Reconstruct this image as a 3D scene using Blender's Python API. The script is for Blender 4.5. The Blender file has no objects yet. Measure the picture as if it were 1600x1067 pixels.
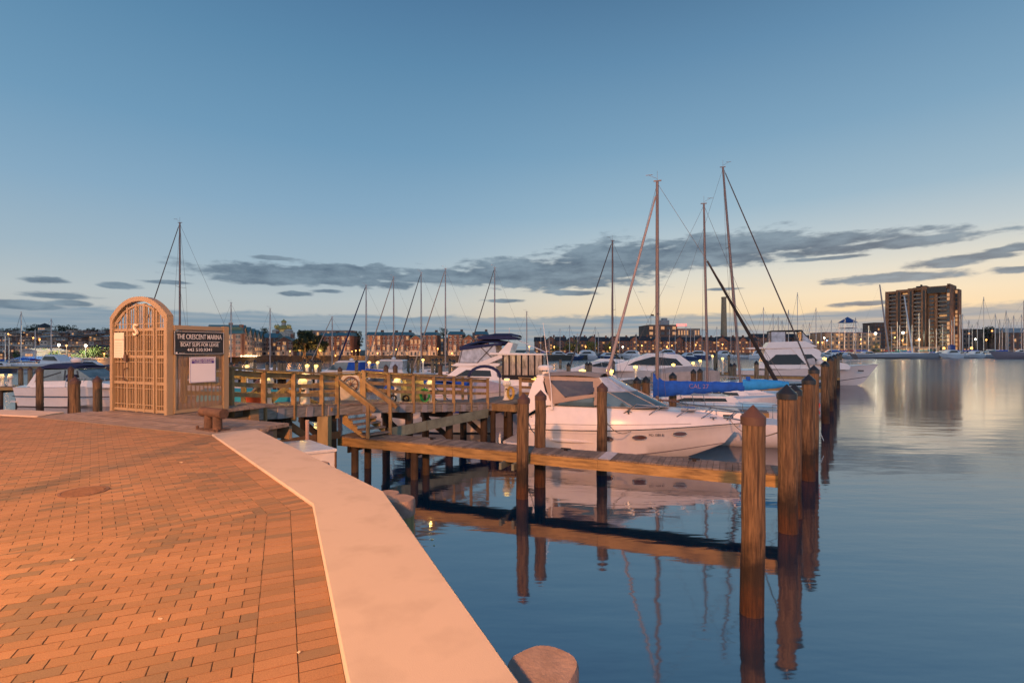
import bpy, math, random
from mathutils import Vector, Matrix, noise as mnoise
random.seed(7)
R = math.radians
C = bpy.context.scene.collection
sc = bpy.context.scene
CAMZ = 4.0; HOR = 545.0; F = 800.0
def P(u, v, d):            # pixel (photo 1600 wide) + distance -> point
    return Vector(((u-800)*d/F, d, CAMZ-(v-HOR)*d/F))
def X(u, d): return (u-800)*d/F
def Z(v, d): return CAMZ-(v-HOR)*d/F

# ---------------------------------------------------------------- materials
MATS = {}
def M(name, col=(.5,.5,.5), rough=.6, metal=0., var=.15, scale=3., stretch=(1,1,1), bump=0., bscale=30., island=0., emit=None, es=0., spec=.5, dirt=None, coat=0., alpha=None, trans=0., coords='Object'):
    if name in MATS: return MATS[name]
    m = bpy.data.materials.new(name); m.use_nodes = True; MATS[name] = m
    nt = m.node_tree; N = nt.nodes; L = nt.links
    b = N['Principled BSDF']
    b.inputs['Roughness'].default_value = rough; b.inputs['Metallic'].default_value = metal
    b.inputs['Specular IOR Level'].default_value = spec
    b.inputs['Coat Weight'].default_value = coat
    b.inputs['Transmission Weight'].default_value = trans
    if alpha is not None: b.inputs['Alpha'].default_value = alpha
    tc = N.new('ShaderNodeTexCoord'); mp = N.new('ShaderNodeMapping')
    mp.inputs['Scale'].default_value = stretch
    L.new(tc.outputs[coords], mp.inputs['Vector'])
    nz = N.new('ShaderNodeTexNoise'); nz.inputs['Scale'].default_value = scale; nz.inputs['Detail'].default_value = 5; nz.inputs['Roughness'].default_value = .6
    L.new(mp.outputs[0], nz.inputs['Vector'])
    mr = N.new('ShaderNodeMapRange'); mr.inputs['From Min'].default_value = .3; mr.inputs['From Max'].default_value = .7
    mr.inputs['To Min'].default_value = 1-var; mr.inputs['To Max'].default_value = 1+var
    L.new(nz.outputs['Fac'], mr.inputs['Value'])
    fac = mr.outputs[0]
    if island:
        g = N.new('ShaderNodeNewGeometry'); m2 = N.new('ShaderNodeMapRange')
        m2.inputs['To Min'].default_value = 1-island; m2.inputs['To Max'].default_value = 1+island
        L.new(g.outputs['Random Per Island'], m2.inputs['Value'])
        mm = N.new('ShaderNodeMath'); mm.operation = 'MULTIPLY'
        L.new(fac, mm.inputs[0]); L.new(m2.outputs[0], mm.inputs[1]); fac = mm.outputs[0]
    vm = N.new('ShaderNodeVectorMath'); vm.operation = 'SCALE'; vm.inputs[0].default_value = col
    L.new(fac, vm.inputs['Scale'])
    out = vm.outputs[0]
    if dirt:   # (colour, noise scale, amount)
        n2 = N.new('ShaderNodeTexNoise'); n2.inputs['Scale'].default_value = dirt[1]; n2.inputs['Detail'].default_value = 6
        L.new(mp.outputs[0], n2.inputs['Vector'])
        r2 = N.new('ShaderNodeMapRange'); r2.inputs['From Min'].default_value = .5; r2.inputs['From Max'].default_value = .72; r2.inputs['To Max'].default_value = dirt[2]
        L.new(n2.outputs['Fac'], r2.inputs['Value'])
        mx = N.new('ShaderNodeMix'); mx.data_type = 'RGBA'
        L.new(r2.outputs[0], mx.inputs['Factor']); L.new(out, mx.inputs['A']); mx.inputs['B'].default_value = (*dirt[0], 1)
        out = mx.outputs['Result']
    L.new(out, b.inputs['Base Color'])
    if bump:
        n3 = N.new('ShaderNodeTexNoise'); n3.inputs['Scale'].default_value = bscale; n3.inputs['Detail'].default_value = 4
        L.new(mp.outputs[0], n3.inputs['Vector'])
        bp = N.new('ShaderNodeBump'); bp.inputs['Strength'].default_value = bump; bp.inputs['Distance'].default_value = .02
        L.new(n3.outputs['Fac'], bp.inputs['Height']); L.new(bp.outputs[0], b.inputs['Normal'])
    if emit:
        b.inputs['Emission Color'].default_value = (*emit, 1); b.inputs['Emission Strength'].default_value = es
    return m
def nodes_of(m): return m.node_tree.nodes, m.node_tree.links

# wood of the pilings: grain up the post, dark stained band near the waterline
def piling_mat(name, col):
    m = M(name, col, .8, var=.55, scale=3.2, stretch=(9,9,.8), bump=.9, bscale=9, dirt=((.06,.03,.015), 1.3, .8), coords='Object')
    N, L = nodes_of(m); b = N['Principled BSDF']
    src = b.inputs['Base Color'].links[0].from_socket
    g = N.new('ShaderNodeNewGeometry'); sp = N.new('ShaderNodeSeparateXYZ'); L.new(g.outputs['Position'], sp.inputs[0])
    n = N.new('ShaderNodeTexNoise'); n.inputs['Scale'].default_value = 5; n.inputs['Detail'].default_value = 5; L.new(g.outputs['Position'], n.inputs['Vector'])
    a = N.new('ShaderNodeMath'); a.operation = 'MULTIPLY_ADD'; L.new(n.outputs['Fac'], a.inputs[0]); a.inputs[1].default_value = .9; L.new(sp.outputs['Z'], a.inputs[2])
    r = N.new('ShaderNodeValToRGB'); L.new(a.outputs[0], r.inputs['Fac'])
    r.color_ramp.elements[0].position = .1; r.color_ramp.elements[0].color = (.30,.2,.14,1)
    r.color_ramp.elements[1].position = 1.; r.color_ramp.elements[1].color = (.16,.14,.12,1)
    e = r.color_ramp.elements.new(.62); e.color = (.45,.28,.17,1)
    mr = N.new('ShaderNodeMapRange'); mr.inputs['From Min'].default_value = 1.15; mr.inputs['From Max'].default_value = 1.65; L.new(a.outputs[0], mr.inputs['Value'])
    mx = N.new('ShaderNodeMix'); mx.data_type = 'RGBA'; mx.blend_type = 'MULTIPLY'; mx.inputs['Factor'].default_value = 1
    m2 = N.new('ShaderNodeMix'); m2.data_type = 'RGBA'; L.new(mr.outputs[0], m2.inputs['Factor']); L.new(r.outputs[0], m2.inputs['A']); m2.inputs['B'].default_value = (1,1,1,1)
    mq = N.new('ShaderNodeMapping'); mq.inputs['Scale'].default_value = (34,34,1.1); tq = N.new('ShaderNodeTexCoord'); L.new(tq.outputs['Object'], mq.inputs[0])
    nq = N.new('ShaderNodeTexNoise'); nq.inputs['Scale'].default_value = 1.; nq.inputs['Detail'].default_value = 4; L.new(mq.outputs[0], nq.inputs['Vector'])
    rq = N.new('ShaderNodeMapRange'); rq.inputs['From Min'].default_value = .55; rq.inputs['From Max'].default_value = .66; rq.inputs['To Min'].default_value = 1.; rq.inputs['To Max'].default_value = .35; L.new(nq.outputs['Fac'], rq.inputs['Value'])
    sq = N.new('ShaderNodeVectorMath'); sq.operation = 'SCALE'; L.new(src, sq.inputs[0]); L.new(rq.outputs[0], sq.inputs['Scale']); src = sq.outputs[0]
    L.new(src, mx.inputs['A']); L.new(m2.outputs['Result'], mx.inputs['B']); L.new(mx.outputs['Result'], b.inputs['Base Color'])
    return m

# ---------------------------------------------------------------- mesh builder
class MB:
    def __init__(s): s.v = []; s.f = []
    def add(s, vs, fs):
        k = len(s.v); s.v += [Vector(p) for p in vs]; s.f += [tuple(i+k for i in f) for f in fs]; return s
    def box(s, x0, y0, z0, x1, y1, z1):
        return s.add([(x0,y0,z0),(x1,y0,z0),(x1,y1,z0),(x0,y1,z0),(x0,y0,z1),(x1,y0,z1),(x1,y1,z1),(x0,y1,z1)],
                     [(3,2,1,0),(4,5,6,7),(0,1,5,4),(1,2,6,5),(2,3,7,6),(3,0,4,7)])
    def beam(s, a, b, w, h, up=(0,0,1)):
        a = Vector(a); b = Vector(b); d = (b-a).normalized(); u = Vector(up)
        if abs(d.dot(u)) > .99: u = Vector((0,1,0))
        r = d.cross(u).normalized()*w/2; t = r.cross(d).normalized()*h/2
        return s.add([a-r-t,a+r-t,a+r+t,a-r+t,b-r-t,b+r-t,b+r+t,b-r+t],[(0,1,2,3),(7,6,5,4),(1,0,4,5),(2,1,5,6),(3,2,6,7),(0,3,7,4)])
    def tube(s, pts, r, n=6, cap=True):
        pts = [Vector(p) for p in pts]; k0 = len(s.v); m = len(pts)
        rs = r if isinstance(r, (list, tuple)) else [r]*m
        for i, p in enumerate(pts):
            d = (pts[min(i+1, m-1)]-pts[max(i-1, 0)]).normalized()
            u = Vector((0,0,1)) if abs(d.z) < .95 else Vector((1,0,0))
            a = d.cross(u).normalized(); b = a.cross(d)
            for j in range(n):
                t = 2*math.pi*(j+.5)/n; s.v.append(p+a*math.cos(t)*rs[i]+b*math.sin(t)*rs[i])
        for i in range(m-1):
            for j in range(n):
                a = k0+i*n+j; b = k0+i*n+(j+1) % n
                s.f.append((a, b, b+n, a+n))
        if cap: s.f.append(tuple(k0+j for j in range(n))[::-1]); s.f.append(tuple(k0+(m-1)*n+j for j in range(n)))
        return s
    def lathe(s, prof, c=(0,0,0), n=16, wob=0, seed=0):   # prof: (r, z)
        k0 = len(s.v); rnd = random.Random(seed)
        off = [rnd.uniform(-wob, wob) for _ in range(n)]
        for r, z in prof:
            for j in range(n):
                t = 2*math.pi*j/n; rr = max(r, .0005)*(1+off[j])
                s.v.append(Vector((c[0]+rr*math.cos(t), c[1]+rr*math.sin(t), c[2]+z)))
        for i in range(len(prof)-1):
            for j in range(n):
                a = k0+i*n+j; b = k0+i*n+(j+1) % n; s.f.append((a, b, b+n, a+n))
        s.f.append(tuple(k0+j for j in range(n))[::-1]); s.f.append(tuple(k0+(len(prof)-1)*n+j for j in range(n)))
        return s
    def ball(s, c, r, n=10, m=6, sz=1.):
        return s.lathe([(r*math.sin(math.pi*i/m), -r*sz*math.cos(math.pi*i/m)) for i in range(m+1)], c, n)
    def prism(s, poly, z0, z1, cham=0):
        n = len(poly); k = len(s.v)
        z0 = z0 if isinstance(z0, (list, tuple)) else [z0]*n
        s.v += [Vector((x, y, z0[i])) for i, (x, y) in enumerate(poly)]
        s.v += [Vector((x, y, z1-cham)) for x, y in poly]
        for i in range(n): j = (i+1) % n; s.f.append((k+i, k+j, k+n+j, k+n+i))
        s.f.append(tuple(k+i for i in range(n))[::-1])
        if cham:
            cx = sum(p[0] for p in poly)/n; cy = sum(p[1] for p in poly)/n; q = []
            for x, y in poly:
                d = math.hypot(x-cx, y-cy) or 1; g = cham*1.3/d; q.append((x+(cx-x)*g, y+(cy-y)*g))
            s.v += [Vector((x, y, z1)) for x, y in q]
            for i in range(n): j = (i+1) % n; s.f.append((k+n+i, k+n+j, k+2*n+j, k+2*n+i))
            s.f.append(tuple(k+2*n+i for i in range(n)))
        else: s.f.append(tuple(k+n+i for i in range(n)))
        return s
    def loft(s, secs, closed=False, caps=True):
        n = len(secs[0]); k = len(s.v)
        for q in secs: s.v += [Vector(p) for p in q]
        for i in range(len(secs)-1):
            for j in range(n if closed else n-1):
                a = k+i*n+j; b = k+i*n+(j+1) % n; s.f.append((a, b, b+n, a+n))
        if caps: s.f.append(tuple(k+j for j in range(n))[::-1]); s.f.append(tuple(k+(len(secs)-1)*n+j for j in range(n)))
        return s
    def side(s, prof, w0, k=0., z0=0., off=0.):   # side profile (x,z) extruded across y, narrowing with height
        n = len(prof); q = len(s.v)
        for sg in (-1, 1):
            for x, z in prof: s.v.append(Vector((x, sg*(w0-k*(z-z0)+off), z)))
        for i in range(n): j = (i+1) % n; s.f.append((q+i, q+j, q+n+j, q+n+i))
        s.f.append(tuple(q+i for i in range(n))); s.f.append(tuple(q+n+i for i in range(n))[::-1])
        return s
    def build(s, name, mat, parent=None, world=False, smooth=False, bevel=0.):
        vs = s.v
        if world and parent is not None:
            inv = WM[parent.name].inverted(); vs = [inv @ p for p in vs]
        me = bpy.data.meshes.new(name); me.from_pydata([tuple(p) for p in vs], [], s.f); me.validate()
        import bmesh
        bm = bmesh.new(); bm.from_mesh(me)
        bmesh.ops.recalc_face_normals(bm, faces=bm.faces)
        if bevel:
            bmesh.ops.bevel(bm, geom=[e for e in bm.edges if len(e.link_faces) == 2 and e.calc_face_angle(0) > .6], offset=bevel, segments=2, affect='EDGES', clamp_overlap=True)
        if smooth:
            for f in bm.faces: f.smooth = True
            for e in bm.edges:
                if len(e.link_faces) == 2 and e.calc_face_angle(0) > .65: e.smooth = False
        bm.to_mesh(me); bm.free()
        me.materials.append(MATS[mat] if isinstance(mat, str) else mat)
        o = bpy.data.objects.new(name, me); C.objects.link(o)
        if parent is not None: o.parent = parent
        return o

WM = {}
THINGS = []
def thing(name, label, cat, loc=(0,0,0), rz=0., group=None):
    o = bpy.data.objects.new(name, None); C.objects.link(o); o.empty_display_size = .2
    o.location = loc; o.rotation_euler = (0,0,rz)
    WM[o.name] = Matrix.Translation(Vector(loc)) @ Matrix.Rotation(rz, 4, 'Z')
    o['label'] = label; o['category'] = cat
    if group: o['group'] = group
    THINGS.append(o); return o
def tag(o, label, cat, group=None):
    o['label'] = label; o['category'] = cat
    if group: o['group'] = group
    THINGS.append(o); return o
def struct(o): o['kind'] = 'structure'; return o
KIDS = {}
def kids(o):
    return [c for c in bpy.data.objects if c.parent == o]
def snapshot(root):
    return [(c, kids(c)) for c in kids(root)]
def dup(root, snap, loc, rz=0., label=None, group=None, scale=1.):
    r = root.copy(); C.objects.link(r); r.location = loc; r.rotation_euler = (0,0,rz)
    r.scale = scale if isinstance(scale, tuple) else (scale,)*3
    if label: r['label'] = label
    if group: r['group'] = group
    for c, gs in snap:
        d = c.copy(); C.objects.link(d); d.parent = r
        for g in gs:
            e = g.copy(); C.objects.link(e); e.parent = d
    THINGS.append(r); return r
def text(name, s, size, mat, parent, M4, ext=.002, fit=None, bold=0.):
    cu = bpy.data.curves.new(name, 'FONT'); cu.body = s; cu.size = size; cu.extrude = ext; cu.align_x = 'CENTER'; cu.align_y = 'CENTER'; cu.resolution_u = 3; cu.offset = bold
    t = bpy.data.objects.new('tmp', cu); C.objects.link(t)
    me = bpy.data.meshes.new_from_object(t.evaluated_get(bpy.context.evaluated_depsgraph_get()))
    bpy.data.objects.remove(t)
    
    if fit:
        xs_ = [v.co.x for v in me.vertices]; f_ = fit/(max(xs_)-min(xs_)); me.transform(Matrix.Diagonal((f_,1,1,1)))
    me.name = name; me.transform(M4); me.materials.clear(); me.materials.append(MATS[mat])
    o = bpy.data.objects.new(name, me); C.objects.link(o); o.parent = parent; return o
ORD = ['first','second','third','fourth','fifth','sixth','seventh','eighth','ninth','tenth','eleventh','twelfth','thirteenth','fourteenth','fifteenth','sixteenth','seventeenth','eighteenth','nineteenth','twentieth','twenty-first','twenty-second','twenty-third','twenty-fourth','twenty-fifth','twenty-sixth','twenty-seventh','twenty-eighth','twenty-ninth','thirtieth']

# palette
WOOD = M('weathered_wood', (.23,.155,.085), .8, var=.35, scale=2.2, stretch=(1,1,6), bump=.4, bscale=14, island=.22, dirt=((.07,.045,.025), 1.3, .5))
RAILW = M('rail_wood', (.27,.175,.075), .75, var=.3, scale=3, stretch=(2,2,1), bump=.3, bscale=18, island=.2, dirt=((.1,.06,.03), 2., .5))
DECKW = M('deck_wood', (.2,.155,.12), .85, var=.35, scale=5, bump=.5, bscale=20, island=.3, dirt=((.05,.04,.03), 2.5, .6))
PLATW = M('platform_wood', (.23,.175,.14), .85, var=.25, scale=5, bump=.5, bscale=20, island=.15, dirt=((.14,.09,.06), 2.2, .5))
GREYW = M('grey_wood', (.26,.235,.2), .85, var=.4, scale=2.5, stretch=(1,1,8), bump=.5, bscale=10, dirt=((.08,.06,.045), 1.7, .6))
GREENW = M('green_wood', (.2,.22,.16), .85, var=.3, scale=3, bump=.4, bscale=12, dirt=((.07,.07,.05), 1.5, .5))
FASCIA = M('fascia_wood', (.36,.225,.08), .75, var=.35, scale=1.6, stretch=(1,1,7), bump=.3, bscale=12, dirt=((.06,.035,.02), 1.5, .75))
TIMBER = piling_mat('piling_timber', (.15,.09,.042))
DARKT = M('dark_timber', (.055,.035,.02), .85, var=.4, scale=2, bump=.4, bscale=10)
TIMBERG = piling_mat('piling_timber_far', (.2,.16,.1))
CAPBR = M('brown_cap', (.075,.04,.028), .5, var=.15)
CAPBK = M('black_cap', (.015,.018,.022), .35, var=.1)
CUTTOP = M('cut_timber_top', (.27,.19,.155), .8, var=.2, scale=9, bump=.3, bscale=40, dirt=((.2,.13,.1), 12, .6))
WHITE = M('white_gelcoat', (.78,.72,.67), .25, var=.04, coat=.4)
WHITE2 = M('white_gelcoat_far', (.62,.63,.64), .35, var=.06)
GREYH = M('grey_hull', (.3,.31,.34), .4, var=.06)
BLACKT = M('black_trim', (.015,.015,.018), .35, var=.1)
GLASS = M('tinted_glass', (.012,.016,.018), .12, var=.1, spec=.35)
TEAL = M('teal_glass', (.07,.12,.14), .05, var=.25, scale=1.5, spec=1.)
CLEAR = M('clear_vinyl', (.42,.46,.5), .12, var=.35, scale=2.2, spec=.8)
BEIGE = M('beige_canvas', (.36,.27,.21), .9, var=.1)
BLUEC = M('blue_canvas', (.006,.085,.42), .85, var=.2, scale=5, bump=.5, bscale=8)
LBLUE = M('light_blue_canvas', (.015,.25,.62), .8, var=.15, scale=5, bump=.5, bscale=8)
NAVY = M('navy_canvas', (.012,.02,.07), .85, var=.2, scale=4)
BLACKC = M('black_canvas', (.02,.018,.018), .9, var=.2, scale=4)
ALU = M('mast_aluminium', (.3,.27,.27), .4, metal=.3, var=.08)
STEEL = M('stainless_rail', (.55,.55,.55), .2, metal=1., var=.05)
DARKW = M('rigging_wire', (.06,.06,.065), .5)
RUST = M('rusty_iron', (.085,.045,.028), .75, var=.35, scale=14, bump=.6, bscale=30, dirt=((.15,.07,.035), 8, .6))
GATEP = M('gate_paint', (.31,.225,.13), .45, var=.08)
GATEB = M('gate_screen', (.15,.09,.042), .7, var=.12)
PAPER = M('paper', (.7,.6,.48), .7, var=.06)
BANNER = M('black_banner', (.02,.02,.022), .4, var=.3, scale=2, stretch=(2,2,5), bump=.9, bscale=2.5)
WTEXT = M('white_lettering', (.75,.72,.68), .6, var=.03)
PURP = M('purple_print', (.09,.05,.25), .6, var=.03)
ROPE = M('rope', (.35,.27,.18), .9, var=.2, scale=30)
DROPE = M('dark_rope', (.03,.03,.035), .9, var=.2)
PEDW = M('pedestal_white', (.72,.68,.6), .4, var=.06, dirt=((.35,.28,.2), 9, .35))
def glow(name, col, s):
    return M(name, (.5,.4,.3), .5, var=0, emit=col, es=s)
YGLOW = glow('yellow_lamp_glow', (1,.66,.12), 3.2)
OGLOW = glow('sodium_lamp_glow', (1,.36,.06), 4.5)
WGLOW = glow('white_lamp_glow', (1,.95,.75), 14.)
BGLOW = glow('blue_lamp_glow', (.1,.3,1), 3.)
RGLOW = glow('red_sign_glow', (1,.1,.08), 3.)
# ---------------------------------------------------------------- camera
cam = bpy.data.cameras.new('camera'); co = bpy.data.objects.new('camera', cam); C.objects.link(co)
co.location = (0,0,CAMZ); co.rotation_euler = (R(90),0,0); cam.sensor_width = 36; cam.lens = 18
cam.shift_y = (HOR-533.5)/1600; cam.clip_start = .05; cam.clip_end = 6000
sc.camera = co

# ---------------------------------------------------------------- water
wm = bpy.data.materials.new('water'); wm.use_nodes = True; MATS['water'] = wm
N, L = nodes_of(wm); b = N['Principled BSDF']; b.inputs['Base Color'].default_value = (.002,.02,.05,1)
b.inputs['Roughness'].default_value = .075; b.inputs['IOR'].default_value = 5.0; b.inputs['Specular IOR Level'].default_value = .5
g = N.new('ShaderNodeNewGeometry')
def wnoise(scale, stretch, det, rot=0.):
    mp = N.new('ShaderNodeMapping'); mp.inputs['Scale'].default_value = stretch; mp.inputs['Rotation'].default_value = (0,0,rot)
    L.new(g.outputs['Position'], mp.inputs['Vector'])
    n = N.new('ShaderNodeTexNoise'); n.inputs['Scale'].default_value = scale; n.inputs['Detail'].default_value = det; n.inputs['Roughness'].default_value = .5
    L.new(mp.outputs[0], n.inputs['Vector']); return n.outputs['Fac']
a1 = wnoise(1.1, (.45,1.5,1), 3, .12); a2 = wnoise(.32, (.5,1,1), 2, -.2); a3 = wnoise(5, (.7,1.4,1), 2, .3)
def madd(a, k, c=None):
    m = N.new('ShaderNodeMath'); m.operation = 'MULTIPLY_ADD'; L.new(a, m.inputs[0]); m.inputs[1].default_value = k
    if c is not None: L.new(c, m.inputs[2])
    else: m.inputs[2].default_value = 0
    return m.outputs[0]
h = madd(a1, 1., madd(a2, 2.6, madd(a3, .05)))
bp = N.new('ShaderNodeBump'); bp.inputs['Strength'].default_value = 1.; bp.inputs['Distance'].default_value = .008
sy = N.new('ShaderNodeSeparateXYZ'); L.new(g.outputs['Position'], sy.inputs[0]); ry = N.new('ShaderNodeMapRange'); ry.inputs['From Min'].default_value = 14; ry.inputs['From Max'].default_value = 70; ry.inputs['To Min'].default_value = .055; ry.inputs['To Max'].default_value = .2; L.new(sy.outputs['Y'], ry.inputs['Value']); L.new(ry.outputs[0], b.inputs['Roughness'])
L.new(h, bp.inputs['Height']); L.new(bp.outputs[0], b.inputs['Normal'])
struct(MB().add([(-2500,-60,0),(2500,-60,0),(2500,3000,0),(-2500,3000,0)], [(0,1,2,3)]).build('water', wm))

# ---------------------------------------------------------------- promenade
E1 = Vector((math.cos(R(24.2)), math.sin(R(24.2)))); N1 = Vector((-E1.y, E1.x))      # along / across the near courses
IC = Vector((-1.775, 4.55)); OC = Vector((-1.24, 4.956))                                # corners of the coping
I0 = IC - N1*12; O0 = OC - N1*12.3
N2 = Vector((-3.05, 3.73)).normalized(); E2 = Vector((N2.y, -N2.x))
I2 = Vector((-4.85, 8.27)); O2 = Vector((-4.42, 8.85))
PZ = 2.6
BR = bpy.data.materials.new('paving_brick'); BR.use_nodes = True; MATS['paving_brick'] = BR
N, L = nodes_of(BR); b = N['Principled BSDF']; b.inputs['Roughness'].default_value = .8
g = N.new('ShaderNodeNewGeometry'); cr = N.new('ShaderNodeValToRGB'); L.new(g.outputs['Random Per Island'], cr.inputs['Fac'])
els = cr.color_ramp.elements; els[0].position = 0; els[0].color = (.20,.13,.07,1); els[1].position = 1; els[1].color = (.36,.188,.085,1)
for p, c in ((.13,(.24,.145,.072,1)), (.22,(.27,.148,.066,1)), (.5,(.305,.16,.072,1)), (.8,(.335,.174,.08,1))): e = els.new(p); e.color = c
n = N.new('ShaderNodeTexNoise'); n.inputs['Scale'].default_value = 190; n.inputs['Detail'].default_value = 3; L.new(g.outputs['Position'], n.inputs['Vector'])
n2 = N.new('ShaderNodeTexNoise'); n2.inputs['Scale'].default_value = 1.1; n2.inputs['Detail'].default_value = 6; L.new(g.outputs['Position'], n2.inputs['Vector'])
m1 = N.new('ShaderNodeMapRange'); m1.inputs['From Min'].default_value = .3; m1.inputs['From Max'].default_value = .7; m1.inputs['To Min'].default_value = .78; m1.inputs['To Max'].default_value = 1.18; L.new(n.outputs['Fac'], m1.inputs['Value'])
m2 = N.new('ShaderNodeMapRange'); m2.inputs['From Min'].default_value = .3; m2.inputs['From Max'].default_value = .7; m2.inputs['To Min'].default_value = .88; m2.inputs['To Max'].default_value = 1.1; L.new(n2.outputs['Fac'], m2.inputs['Value'])
mm = N.new('ShaderNodeMath'); mm.operation = 'MULTIPLY'; L.new(m1.outputs[0], mm.inputs[0]); L.new(m2.outputs[0], mm.inputs[1])
vs = N.new('ShaderNodeVectorMath'); vs.operation = 'SCALE'; L.new(cr.outputs[0], vs.inputs[0]); L.new(mm.outputs[0], vs.inputs['Scale']); L.new(vs.outputs[0], b.inputs['Base Color'])
bp = N.new('ShaderNodeBump'); bp.inputs['Strength'].default_value = .35; bp.inputs['Distance'].default_value = .004; L.new(n.outputs['Fac'], bp.inputs['Height']); L.new(bp.outputs[0], b.inputs['Normal'])
M('joint_sand', (.055,.03,.015), .95, var=.3, scale=20)
def clip(poly, p, n):      # keep the side n points to
    out = []
    for i in range(len(poly)):
        a, c = poly[i], poly[(i+1) % len(poly)]
        da = (a-p).dot(n); dc = (c-p).dot(n)
        if da >= 0: out.append(a)
        if da*dc < 0: out.append(a+(c-a)*(da/(da-dc)))
    return out
def area(p): return abs(sum(p[i].x*p[(i+1) % len(p)].y-p[(i+1) % len(p)].x*p[i].y for i in range(len(p))))/2
SEAMD = -(E1+E2).normalized(); SEAMN = Vector((SEAMD.y, -SEAMD.x))
if SEAMN.y < 0: SEAMN = -SEAMN
BW = .36                                                    # border: two bricks wide
c1 = IC - E1*BW; c2 = IC - E2*BW
# corner of the border's inner edge
dn = N1.x*N2.y-N1.y*N2.x; w_ = c2-c1; tt = (w_.x*N2.y-w_.y*N2.x)/dn; KC = c1+N1*tt
DK0 = Vector((-9.64, 10.42)); DK1 = Vector((-4.87, 8.3)); dd = (DK1-DK0).normalized(); DKN = Vector((dd.y, -dd.x))
br = MB()
def brick(o, ex, ny, L_, W_, clips, dz=0.):
    j = .0024; g = .0034
    q = [o+ex*j+ny*g, o+ex*(L_-j)+ny*g, o+ex*(L_-j)+ny*(W_-g), o+ex*j+ny*(W_-g)]
    for p, n_ in clips:
        q = clip(q, p, n_)
        if len(q) < 3: return
    if area(q) < .0006: return
    q = [p+Vector((random.uniform(-1,1),random.uniform(-1,1)))*.0009 for p in q]
    c = q[0]
    if c.y < -.6 or abs(c.x) > c.y*1.1+3.5 or c.y > 13: return
    br.prism([(p.x, p.y) for p in q], PZ-.03, PZ+dz, cham=.0007)
BL, BH = .168, .081
jit = lambda: random.uniform(-.0012, .0012)
for r in range(-75, 160):          # near field, courses parallel to E1
    for k in range(-95, 1):
        o = KC + N1*(r*BH) + E1*((k+(.5 if r % 2 else 0))*BL)
        brick(o, E1, N1, BL, BH, [(KC, -E1), (KC, -SEAMN)], jit())
for r in range(-75, 175):
    for k in range(-95, 1):
        o = KC + N2*(r*BH) + E2*((k+(.5 if r % 2 else 0))*BL)
        brick(o, E2, N2, BL, BH, [(KC, -E2), (KC, SEAMN), (DK0-DKN*-.02, DKN)], jit())
ms = (IC-KC).normalized(); msn = Vector((-ms.y, ms.x))
if msn.y < 0: msn = -msn
for r in range(-75, 75):
    for k in (0, 1):
        brick(KC+N1*(r*BH)+E1*(k*.18), E1, N1, .18, BH, [(KC, -msn)], jit())
        brick(KC+N2*(r*BH)+E2*(k*.18), E2, N2, .18, BH, [(KC, msn), (DK0, DKN)], jit())
pr = struct(br.build('promenade', BR)); pr['label'] = 'red brick promenade lit orange'
bed = MB().prism([(-40,-8),(I0.x,I0.y),(IC.x,IC.y),(I2.x,I2.y),(DK0.x,DK0.y),(-14,9.6),(-40,10)], -1, PZ-.003)
struct(bed.build('paving_bed', 'joint_sand'))
# concrete coping
CON = M('coping_concrete', (.47,.375,.30), .85, var=.04, scale=1.2, bump=.12, bscale=160, dirt=((.33,.26,.2), 3.5, .45))
cz = PZ+.025
e0 = .012
cop = MB()
def cap_strip(pts_in, pts_out):
    k = len(pts_in)
    secs = []
    for a, c in zip(pts_in, pts_out):
        a = Vector(a); c = Vector(c); d = (c-a).normalized()
        secs.append([(a.x, a.y, PZ-.2), (a.x, a.y, cz-e0), ((a+d*e0).x, (a+d*e0).y, cz), ((c-d*e0).x, (c-d*e0).y, cz), (c.x, c.y, cz-e0), (c.x, c.y, PZ-.35)])
    cop.loft(secs, closed=True)
mid = lambda a, c, t: a+(c-a)*t
cap_strip([I0, IC, I2], [O0, OC, O2])
cap_strip([Vector((-9.7,10.46)), Vector((-10.7,10.72)), Vector((-13,11.1)), Vector((-40,13))], [Vector((-9.75,11.15)), Vector((-10.6,11.45)), Vector((-13,11.85)), Vector((-40,13.8))])
struct(cop.build('coping', CON))
WALLC = M('seawall_concrete', (.22,.2,.18), .9, var=.3, scale=1.5, bump=.5, bscale=8, dirt=((.05,.05,.04), 1, .7))
sw = MB()
ii = [I0+E1*.1, IC+(E1+E2)*.05, I2+E2*.05]; oo = [O0-E1*.06, OC-(E1+E2)*.03, O2-E2*.05]
for q in (0, 1): sw.prism([tuple(ii[q]), tuple(ii[q+1]), tuple(oo[q+1]), tuple(oo[q])][::-1], -1.5, PZ-.33)
sw.prism([tuple(O2-E2*.05), (-9.8,10.9), (-9.9,10.3), tuple(I2-N2*.3)], -1.5, PZ-.35)
struct(sw.build('seawall', WALLC))
# loose bits on the paving
for i, (u, v, s_, lb) in enumerate(((250,968,.013,'small pale leaf on the brick paving near the centre foreground'), (113,875,.018,'pale fallen leaf on the lit brick paving at left'), (283,723,.022,'pale dry leaf on the shaded far brick paving'), (467,1020,.010,'tiny pale leaf by the dark joint of the border bricks'))):
    d = F*(CAMZ-PZ)/(v-HOR); c = Vector((X(u, d), d, PZ+.004))
    q = [c+Vector((math.cos(a+i)*s_*(1 if a % 2 < 1 else .6), math.sin(a+i)*s_*.6, .004*math.sin(a*3))) for a in (0,.9,1.8,2.7,3.6,4.6,5.5)]
    o = MB().add(q+[p+Vector((0,0,.002)) for p in q], [tuple(range(7))[::-1], tuple(range(7,14))]+[(k,(k+1)%7,7+(k+1)%7,7+k) for k in range(7)]).build('fallen_leaf', M('dry_leaf', (.7,.5,.33), .8))
    tag(o, lb, 'leaf')
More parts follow.
